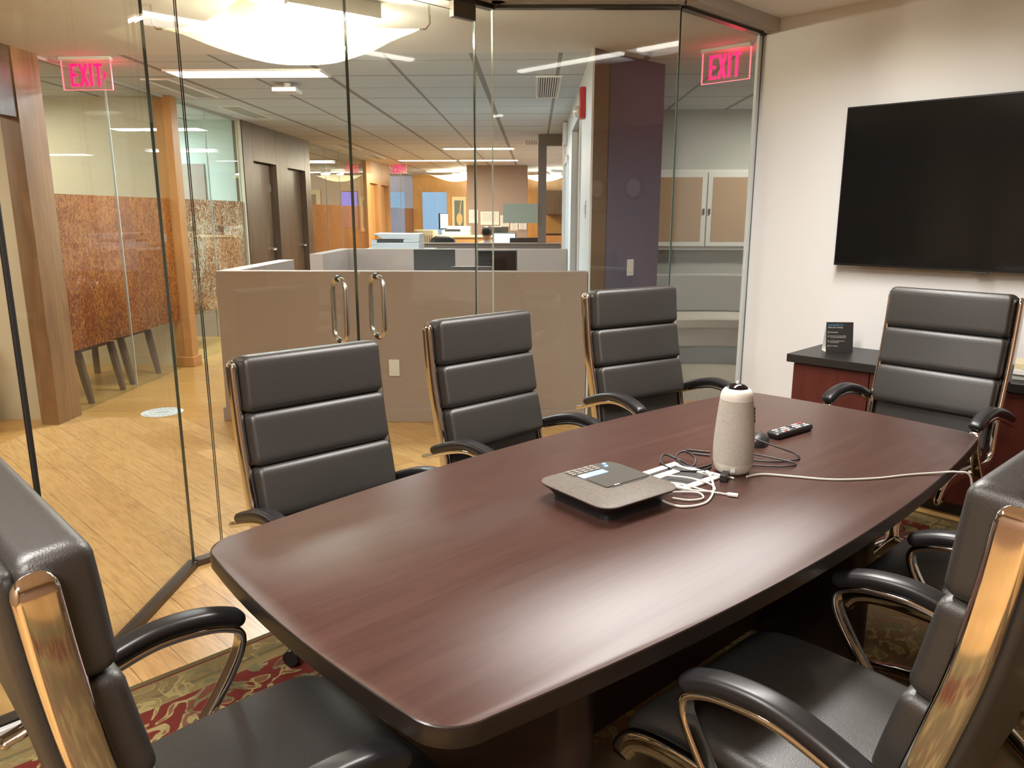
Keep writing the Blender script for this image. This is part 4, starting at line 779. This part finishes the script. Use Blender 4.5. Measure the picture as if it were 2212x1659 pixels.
k = MB(); k.tube([tuple(p) for p in cr([(-.22, .22, .86), (-.22, .24, .46), (-.22, -.18, .42), (-.22, -.24, .36), (-.22, -.24, .06), (-.22, -.20, .014), (-.22, .22, .014), (0, .24, .014), (.22, .22, .014), (.22, -.20, .014), (.22, -.24, .06), (.22, -.24, .36), (.22, -.18, .42), (.22, .24, .46), (.22, .22, .86)], 5)], .012, 8); k.build('frame', M['darkgrey'], parent=t, smooth=True)
k = MB(); k.loft([[(x_, y_, z) for x_, y_ in rr(.42, .42, .05)] for z in (.45, .50)]); k.build('seat', M['leather'], parent=t, smooth=True, angle=40)
k = MB(); k.box(-.20, .20, .225, .255, .56, .86); k.build('backrest', M['leather'], parent=t, bevel=.01)
t = thing('meeting_table', 'pale table inside the room behind the pale film glass', 'table', O(-5.2, 8.4), -TH)
MB().box(-.6, .6, -.4, .4, .70, .73).build('table_top', M['grey'], parent=t); MB().box(-.08, .08, -.25, .25, 0, .70).build('pedestal', M['wood'], parent=t)
k = MB(); k.box(-4.6, -3.9, 9.262, 9.279, 0, 2.05, OW); struct('door_8', k, M['taupe'])
# small notices stuck on the glass
for lab, y, z, w, h in (('small white notice stuck on the orange film glass beside the maple post', 7.29, 1.335, .07, .05), ('white notice on the pale film glass next to the maple post', 7.75, 1.33, .27, .055), ('pale notice on the pale film glass near its right end', 8.62, 1.32, .36, .06)):
    o = MB().box(XW-.012, XW-.0098, y-w/2, y+w/2, z-h/2, z+h/2, OW).build('notice', M['paper']); tag(o, lab, 'notice')
t = thing('wall_picture', 'tall cream framed picture behind the glass of the far left office', 'picture', O(-4.6, 15.955, 1.47), -TH)
MB().box(-.24, .24, -.03, 0, -.48, .48).build('frame', M['cream'], parent=t); MB().box(-.15, .15, -.033, -.0305, -.39, .39).build('print', M['spoonbg'], parent=t)
t = thing('wall_screen', 'narrow bright blue screen behind the far office glass', 'screen', O(-3.62, 15.3, 1.55), -TH)
MB().box(-.17, .17, -.02, .02, -.36, .36).build('housing', M['black'], parent=t); MB().box(-.155, .155, -.0215, -.0202, -.34, .34).build('display', M['tvblue'], parent=t)
# ------------------------------------------------------------------ reception desk things
def desk_monitor(label, x, y, z, w, h, rz, front_m, stand=True):
    t = thing('computer_monitor', label, 'monitor', O(x, y, z), rz-TH)
    zz = .10
    MB().box(-w/2, w/2, -.016, .016, zz, zz+h).build('casing', M['darkgrey'], parent=t, bevel=.004); MB().box(-w/2+.015, w/2-.015, -.0185, -.0165, zz+.018, zz+h-.012).build('screen', front_m, parent=t)
    k = MB(); k.box(-.03, .03, .017, .04, .012, zz+.15); k.build('stand', M['black'], parent=t); k = MB(); k.lathe([(.11, 0), (.11, .008), (.04, .012)], 24, c=(0, .03)); k.build('foot', M['black'], parent=t); return t
t = thing('reception_desk', 'desk worktop inside the taupe reception enclosure', 'desk', O(-.75, 8.45), -TH)
MB().box(-1.0, 1.08, -.33, .40, .70, .735).build('worktop', M['grey'], parent=t)
for x in (-.95, 1.03): MB().box(x-.03, x+.03, -.3, .38, .007, .70).build('leg', M['taupedark'], parent=t)
desk_monitor('dark grey monitor behind the reception counter, left one', -1.07, 8.25, .735, .44, .275, .0, M['darkgrey']); desk_monitor('black monitor behind the reception counter, right one', -.40, 8.25, .735, .42, .265, -.06, M['tv'])
t = thing('task_chair', 'black task chair with low back top showing behind the reception counter', 'chair', O(-.62, 7.35), -TH)
k = MB(); k.loft([[(x_, .22+y_*.10, z) for x_, y_ in rr(w, .5, .12)] for z, w in ((.52, .34), (.60, .44), (.90, .44), (.975, .40))]); k.build('backrest', M['leather'], parent=t, smooth=True, angle=50)
k = MB(); k.loft([[(x_, y_, z) for x_, y_ in rr(.46, .44, .08)] for z in (.44, .50)]); k.build('seat', M['leather'], parent=t, smooth=True, angle=40)
k = MB(); k.cyl((0, 0, .08), (0, 0, .44), .03); k.box(-.03, .03, .17, .24, .46, .58); k.build('column', M['black'], parent=t)
for i in range(5):
    a = 2*PI*i/5; k = MB(); k.tube([(0, 0, .09), (.26*math.cos(a), .26*math.sin(a), .055)], .02, 8); k.cyl((.26*math.cos(a), .26*math.sin(a), .007), (.26*math.cos(a), .26*math.sin(a), .05), .022, 10); k.build('base_leg', M['black'], parent=t)
def printer(label, x, y, z, s=1., rz=0., tray=True):
    t = thing('printer', label, 'printer', O(x, y, z), rz-TH)
    def bx(x0, x1, y0, y1, z0, z1): return MB().box(x0*s, x1*s, y0*s, y1*s, z0*s, z1*s)
    bx(-.29, .29, -.22, .24, 0, .085).build('base', M['greyplastic'], parent=t, bevel=.012*s); bx(-.285, .10, -.21, .23, .0855, .120).build('paper_slot', M['darkgrey'], parent=t, bevel=.004); bx(.101, .29, -.22, .24, .0855, .125).build('side_panel', M['greyplastic'], parent=t, bevel=.006)
    bx(-.29, -.22, -.225, -.212, .06, .118).build('control_panel', M['greyplastic'], parent=t)
    k = MB(); prof = [(-.26, .185), (-.23, .175), (-.16, .128), (.29, .126), (.29, .19), (-.26, .195)]; k.loft([[(a*s, yy*s, c*s) for a, c in prof] for yy in (-.2, .22)]); k.build('feeder_lid', M['greyplastic'], parent=t, bevel=.006*s)
    return t
t = thing('storage_cabinet', 'low cabinet carrying the white printer behind the reception wall', 'cabinet', O(-1.72, 9.65), -TH)
MB().box(-.40, .45, -.32, .32, 0, 1.03).build('body', M['taupedark'], parent=t); MB().box(-.41, .46, -.33, .33, 1.031, 1.05).build('top', M['grey'], parent=t)
printer('grey white printer on the cabinet behind the reception counter', -1.69, 9.6, 1.0502)
o = MB().box(-2.11, -1.98, 9.36, 9.52, 1.0505, 1.056, OW).build('paper_sheet', M['paper']); tag(o, 'white paper sheet left of the nearer printer', 'paper')
# ------------------------------------------------------------------ far office
t = thing('wood_cabinet', 'long honey wood cabinet with white top far behind the dark half wall', 'cabinet', O(-1.2, 14.4), -TH)
MB().box(-.62, .7, -.3, .3, .0, 1.06).build('body', M['honey'], parent=t); MB().box(-.63, .71, -.32, .31, 1.061, 1.085).build('top', M['cream'], parent=t)
k = MB(); k.cyl((.02, -.33, .93), (.02, -.301, .93), .02, 12); k.build('knob', M['brass'], parent=t)
printer('cream flatbed printer on the far honey wood cabinet', -1.45, 14.4, 1.0852, .88)
t = thing('air_purifier', 'cream slatted tower appliance beside the far honey cabinet', 'appliance', O(-1.90, 13.6), -TH)
k = MB(); k.loft([[(x_, y_, z) for x_, y_ in rr(.40, .26, .08)] for z in (0, .9, 1.20)]); k.build('body', M['cream'], parent=t, smooth=True, angle=40)
for i in range(7): x = -.12+i*.04; MB().box(x-.006, x+.006, -.137, -.1305, .70, 1.12).build('slat', M['taupe'], parent=t)
t = thing('task_chair', 'glossy black leather office chair top in front of the cream appliance', 'chair', O(-1.46, 12.3), -TH+.4)
k = MB(); k.loft([[(x_, y_*1., z) for x_, y_ in rr(w, .14*w/.4, .05)] for z, w in ((.50, .42), (.85, .46), (1.08, .40), (1.14, .22))]); k.build('backrest', M['leather'], parent=t, smooth=True, angle=60)
k = MB(); k.loft([[(x_, y_-.24, z) for x_, y_ in rr(.48, .46, .1)] for z in (.44, .51)]); k.build('seat', M['leather'], parent=t, smooth=True); k = MB(); k.cyl((0, -.2, .02), (0, -.2, .44), .03); k.lathe([(.28, 0), (.28, .02), (.05, .07)], 20, c=(0, -.2)); k.build('base', M['black'], parent=t)
t = thing('office_desk', 'far office desk carrying a dark monitor just behind the dark half wall', 'desk', O(-.10, 12.25), -TH)
MB().box(-.4, .45, -.3, .3, .71, .74).build('worktop', M['honey'], parent=t); MB().box(-.38, .43, .25, .28, .0, .709).build('panel', M['honey'], parent=t)
t = thing('office_desk', 'far office desk in front of the seated person', 'desk', O(-.45, 13.62), -TH)
MB().box(-.6, .75, -.28, .3, .71, .74).build('worktop', M['honey'], parent=t); MB().box(-.55, .7, .22, .25, .0, .709).build('panel', M['honey'], parent=t)
desk_monitor('far monitor with bright blue screen right of the seated person', -.53, 13.62, .7405, .40, .31, -.15, M['screenblue']); desk_monitor('far dark monitor with lit edge, rightmost of the far desk', -.17, 12.25, .7405, .46, .27, PI+.15, M['tv'])
desk_monitor('far black monitor higher up behind the seated person', -.72, 15.4, .9005, .38, .22, PI, M['tv'])
desk_monitor('far thin monitor turned sideways in front of the bright window', -1.77, 15.1, 1.0852, .34, .30, 1.2, M['screenblue'])
t = thing('wood_cabinet', 'far low cabinet under the sideways monitor near the bright window', 'cabinet', O(-1.75, 15.1), -TH); MB().box(-.3, .25, -.25, .25, 0, 1.075).build('body', M['honey'], parent=t); MB().box(-.31, .31, -.26, .26, 1.0755, 1.085).build('top', M['cream'], parent=t)
t = thing('wood_cabinet', 'far low cabinet behind the seated person carrying a black monitor', 'cabinet', O(-.55, 15.4), -TH); MB().box(-.45, .7, -.3, .3, 0, .879).build('body', M['honey'], parent=t); MB().box(-.46, .71, -.31, .31, .88, .90).build('top', M['cream'], parent=t)
# seated person seen from behind
px, py = -.80, 12.95
pe = thing('person', 'person with short dark hair and cream shirt seen from behind, seated at the far desk', 'person', O(px, py), -TH)
k = MB()
def ring(cx, cy, z, rx, ry, n=20): return [(cx+rx*math.cos(2*PI*i/n), cy+ry*math.sin(2*PI*i/n), z) for i in range(n)]
k.loft([ring(0, 0, z, a, b_) for z, a, b_ in ((.46, .16, .13), (.55, .185, .14), (.70, .17, .125), (.85, .19, .13), (.955, .205, .115), (.995, .17, .095), (1.02, .085, .07), (1.05, .056, .06), (1.075, .058, .066), (1.10, .066, .082), (1.13, .075, .095), (1.17, .08, .10), (1.215, .078, .099), (1.25, .062, .08), (1.27, .035, .045), (1.276, .008, .01))])
for s in (-1, 1):
    k.tube([(s*.17, 0, .955), (s*.225, .01, .90), (s*.25, .03, .74), (s*.24, .17, .70), (s*.16, .33, .77)], .04, 10, radii=[.05, .055, .045, .038, .028])
    k.tube([(s*.08, 0, .50), (s*.10, .25, .52), (s*.11, .44, .50), (s*.11, .45, .25), (s*.11, .44, .08), (s*.11, .52, .05)], .06, 10, radii=[.09, .085, .065, .055, .04, .035])
    for f in range(5):
        o_ = (f-2)*.017; L_ = (.05, .065, .07, .065, .05)[f]; k.tube([(s*.15+o_, .33, .765), (s*.145+o_, .33+L_*.6, .758), (s*.145+o_, .33+L_, .748)], .008, 6)
k.tube([(-.080, .0, 1.17), (-.088, -.005, 1.165)], .025, 8, radii=[.02, .028]); k.tube([(.080, .0, 1.17), (.088, -.005, 1.165)], .025, 8, radii=[.02, .028])
k.tube([(0, .095, 1.175), (0, .115, 1.155)], .012, 8)
k.build('body', M['skin'], parent=pe, smooth=True, angle=80)
k = MB(); k.loft([ring(0, -.008, z, a, b_) for z, a, b_ in ((1.13, .0765, .092), (1.17, .084, .103), (1.215, .083, .103), (1.255, .066, .086), (1.279, .036, .048), (1.285, .01, .012))]); k.build('hair', M['hair'], parent=pe, smooth=True, angle=80)
k = MB(); k.loft([ring(0, 0, z, a, b_) for z, a, b_ in ((.50, .185, .148), (.58, .20, .15), (.70, .185, .138), (.85, .203, .14), (.957, .217, .124), (1.0, .178, .102), (1.03, .082, .078), (1.045, .07, .07))])
for s in (-1, 1): k.tube([(s*.17, 0, .96), (s*.23, .01, .90), (s*.255, .03, .74), (s*.245, .16, .70), (s*.20, .26, .735)], .05, 10, radii=[.057, .063, .055, .048, .040])
k.build('shirt', M['shirt'], parent=pe, smooth=True, angle=80)
t = thing('task_chair', 'dark office chair under the seated far person', 'chair', O(px, py+.02), -TH)
MB().box(-.24, .24, -.20, .24, .35, .395).build('seat', M['black'], parent=t, bevel=.01); k = MB(); k.cyl((0, 0, .02), (0, 0, .35), .03); k.lathe([(.28, 0), (.28, .02), (.05, .07)], 20); k.build('base', M['black'], parent=t)
# papers pinned on the taupe column
for i, (lab, x0, x1, z0, z1) in enumerate((('white sheet pinned on the far taupe column, leftmost', -1.515, -1.307, 1.265, 1.565), ('wide white sheet pinned on the far taupe column, second from left', -1.251, -.83, 1.224, 1.524), ('white sheet with teal corner pinned on the far taupe column', -.80, -.60, 1.19, 1.44), ('small white sheet pinned on the far taupe column behind the grey panel, left', -.57, -.40, 1.10, 1.33), ('white sheet low on the far taupe column, right end', -.38, -.20, 1.12, 1.30), ('white sheet low on the far taupe column behind the person', -1.0, -.78, 1.02, 1.20))):
    o = MB().box(x0, x1, 17.935, 17.948, z0, z1, OW).build('pinned_sheet', M['paper']); tag(o, lab, 'paper')
    k = MB()
    for q in range(7): k.box(x0+.03, x1-.03-.02*(q % 3), 17.931, 17.9345, z1-.04-q*.028, z1-.034-q*.028, OW)
    k.build('print', M['stickerink'], parent=o)
    if i == 2: MB().box(x1-.07, x1-.015, 17.930, 17.9345, z1-.075, z1-.02, OW).build('teal_corner', M['tealpaper'], parent=o)
t = thing('wall_picture', 'cream framed picture of a peach spoon shape on the far honey wall', 'picture', O(-2.15, 22.195, 1.46), -TH)
MB().box(-.20, .20, -.04, 0, -.48, .48).build('frame', M['cream'], parent=t); MB().box(-.13, .13, -.044, -.0405, -.38, .38).build('print', M['spoonbg'], parent=t)
k = MB(); k.loft([[(.01+a*math.cos(q)*.085*(1+.15*math.sin(q)), yy, -.14+a*math.sin(q)*.17) for q in [2*PI*i/28 for i in range(28)]] for yy, a in ((-.0445, 1), (-.048, .97))]); k.loft([[(x_, yy, z) for x_, z in ((.0, .0), (.03, .0), (.075, .38), (.055, .38))] for yy in (-.0445, -.048)]); k.build('spoon_shape', M['spoon'], parent=t)
t = thing('wall_cupboard', 'wooden wall cupboard seen through the small partition window', 'cupboard', O(.75, 21.9), -TH); MB().box(-.45, .45, -.25, .3, 1.45, 2.1).build('body', M['wood'], parent=t)
for i in (-1, 1): MB().box(i*.225-.218, i*.225+.218, -.268, -.2505, 1.46, 2.09).build('door', M['wood'], parent=t)
t = thing('kitchen_counter', 'wooden counter with dark top under the far cupboard', 'counter', O(.75, 21.8), -TH); MB().box(-.6, .6, -.3, .39, 0, .90).build('body', M['woodlight'], parent=t); MB().box(-.61, .61, -.31, .39, .901, .93).build('top', M['black'], parent=t)
# second sail lamp far away
q0 = bpy.data.objects['sail_lamp']; sl = O(-2.0, 19.7, 2.537); dup(q0, sl, R45*.2, 'far glowing fabric sail lamp hanging left of the taupe column'); sl = O(.2, 19.8, 2.537); dup(q0, sl, R45*.2, 'far glowing fabric sail lamp right of the taupe column')
# ------------------------------------------------------------------ alcove seen through the right pane: wall cabinet and curved bench
t = thing('wall_cabinet', 'white framed wall cabinet with two tan doors in the grey alcove', 'cabinet', O(1.80, 8.5, 1.5), -TH)
MB().box(-.72, .58, -.12, 0, -.40, .43).build('case', M['alu'], parent=t, bevel=.004)
for x0, x1, mm in ((-.71, -.005, 'corkdark'), (.005, .57, 'cork')):
    dr = MB().box(x0, x1, -.145, -.1205, -.36, .40).build('door', M['alu'], parent=t, bevel=.003); MB().box(x0+.05, x1-.05, -.1475, -.1455, -.31, .35).build('panel', M['cork'], parent=dr)
    kx = -.03 if x0 < 0 else .03; MB().box(kx-.008, kx+.008, -.158, -.1455, -.03, .03).build('latch', M['darkgrey'], parent=dr)
t = thing('curved_bench', 'curved grey bench with pale seat in the alcove behind the right glass pane', 'bench', O(1.75, 6.45), -TH)
def arcband(r0, r1, z0, z1, a0=40, a1=113, n=24):
    k = MB(); k.loft([[(r*math.cos(a), r*math.sin(a), z) for r, z in ((r0, z0), (r1, z0), (r1, z1), (r0, z1))] for a in [math.radians(a0+(a1-a0)*i/n) for i in range(n+1)]]); return k
arcband(1.72, 1.86, .47, .86).build('backrest', M['sofa'], parent=t, smooth=True, bevel=.015, angle=40); arcband(1.18, 1.719, .36, .47).build('seat', M['sofaseat'], parent=t, smooth=True, bevel=.02, angle=40)
arcband(1.20, 1.75, .19, .358).build('base', M['sofaseat'], parent=t, smooth=True, angle=40); arcband(1.26, 1.74, .0, .188).build('plinth', M['carpetblue_shade'], parent=t, smooth=True, angle=40)  # plinth colour carries the blue-grey shadow of the recess under the seat
# ------------------------------------------------------------------ daylight, lamps, camera
w = bpy.data.worlds.new('sky'); w.use_nodes = True; bpy.context.scene.world = w
bg = w.node_tree.nodes['Background']; bg.inputs['Color'].default_value = (.45, .68, 1., 1); bg.inputs['Strength'].default_value = .85
def down(name, p, e, col, sx, sy=None, rz=0., spread=PI):
    return lamp(name, 'AREA', p, e, col, sx, (0, 0, rz), size_y=sy or sx, spread=spread)
WARM = (1, .965, .92)
OF = (.86, .95, 1)
for x, y, e, c_ in ((-2.22, 6.25, 90, OF), (-.95, 8.2, 48, OF), (-2.2, 9.9, 62, OF), (-.95, 13.3, 120, (1, .90, .74)), (-2.2, 16.2, 120, (1, .86, .66)), (-1.6, 20.0, 170, (1, .84, .60)), (1.6, 14., 110, (1, .88, .70))): down('troffer_and_fill_lamp', O(x, y, 2.50), e*.8, c_, 1.1, .3, -TH)  # includes fill lamps added where no troffer hangs
for y, e, c_ in ((6.5, 26, (1, .97, .82)), (3.9, 60, (1, .90, .74)), (8.4, 110, (.74, .93, 1)), (14., 70, (.78, .9, 1)), (20.2, 50, (.8, .9, 1))): down('room_fill_lamp', O(-5.0, y, 2.48), e, c_, 1.1, .6)  # added area lamps light the left rooms, partly in place of daylight
down('alcove_lamp', O(2.6, 7.3, 2.48), 26, (1, .93, .82), 1.0, .3)
for q, e in (((2.08, 1.49), 44), ((3.23, 1.49), 30), ((-.25, 1.49), 45), ((-1.02, -.35), 80)): down('linear_and_fill_lamp', R(*q, 2.555), e*1.1, WARM, 1.0, .32, R45, math.radians(160))  # last pair belongs to the fill fixtures added out of view
cam = bpy.data.cameras.new('camera'); co = bpy.data.objects.new('camera', cam); C.objects.link(co)
co.location = (0, 0, 1.48); co.rotation_euler = (math.radians(90-12.5), 0, 0)
cam.sensor_fit = 'HORIZONTAL'; cam.sensor_width = 36; cam.lens = 36*1661/2212; cam.clip_start = .05; cam.clip_end = 100
sc = bpy.context.scene; sc.camera = co
sc.view_settings.view_transform = 'Standard'; sc.view_settings.look = 'None'; sc.view_settings.gamma = 1; sc.view_settings.exposure = 0.15
try: sc.view_settings.use_curve_mapping = False
except Exception: pass
cy = sc.cycles; cy.max_bounces = 10; cy.diffuse_bounces = 4; cy.glossy_bounces = 5; cy.transmission_bounces = 6; cy.transparent_max_bounces = 40
cy.use_denoising = True; cy.sample_clamp_indirect = 6.0; cy.caustics_reflective = False; cy.caustics_refractive = False
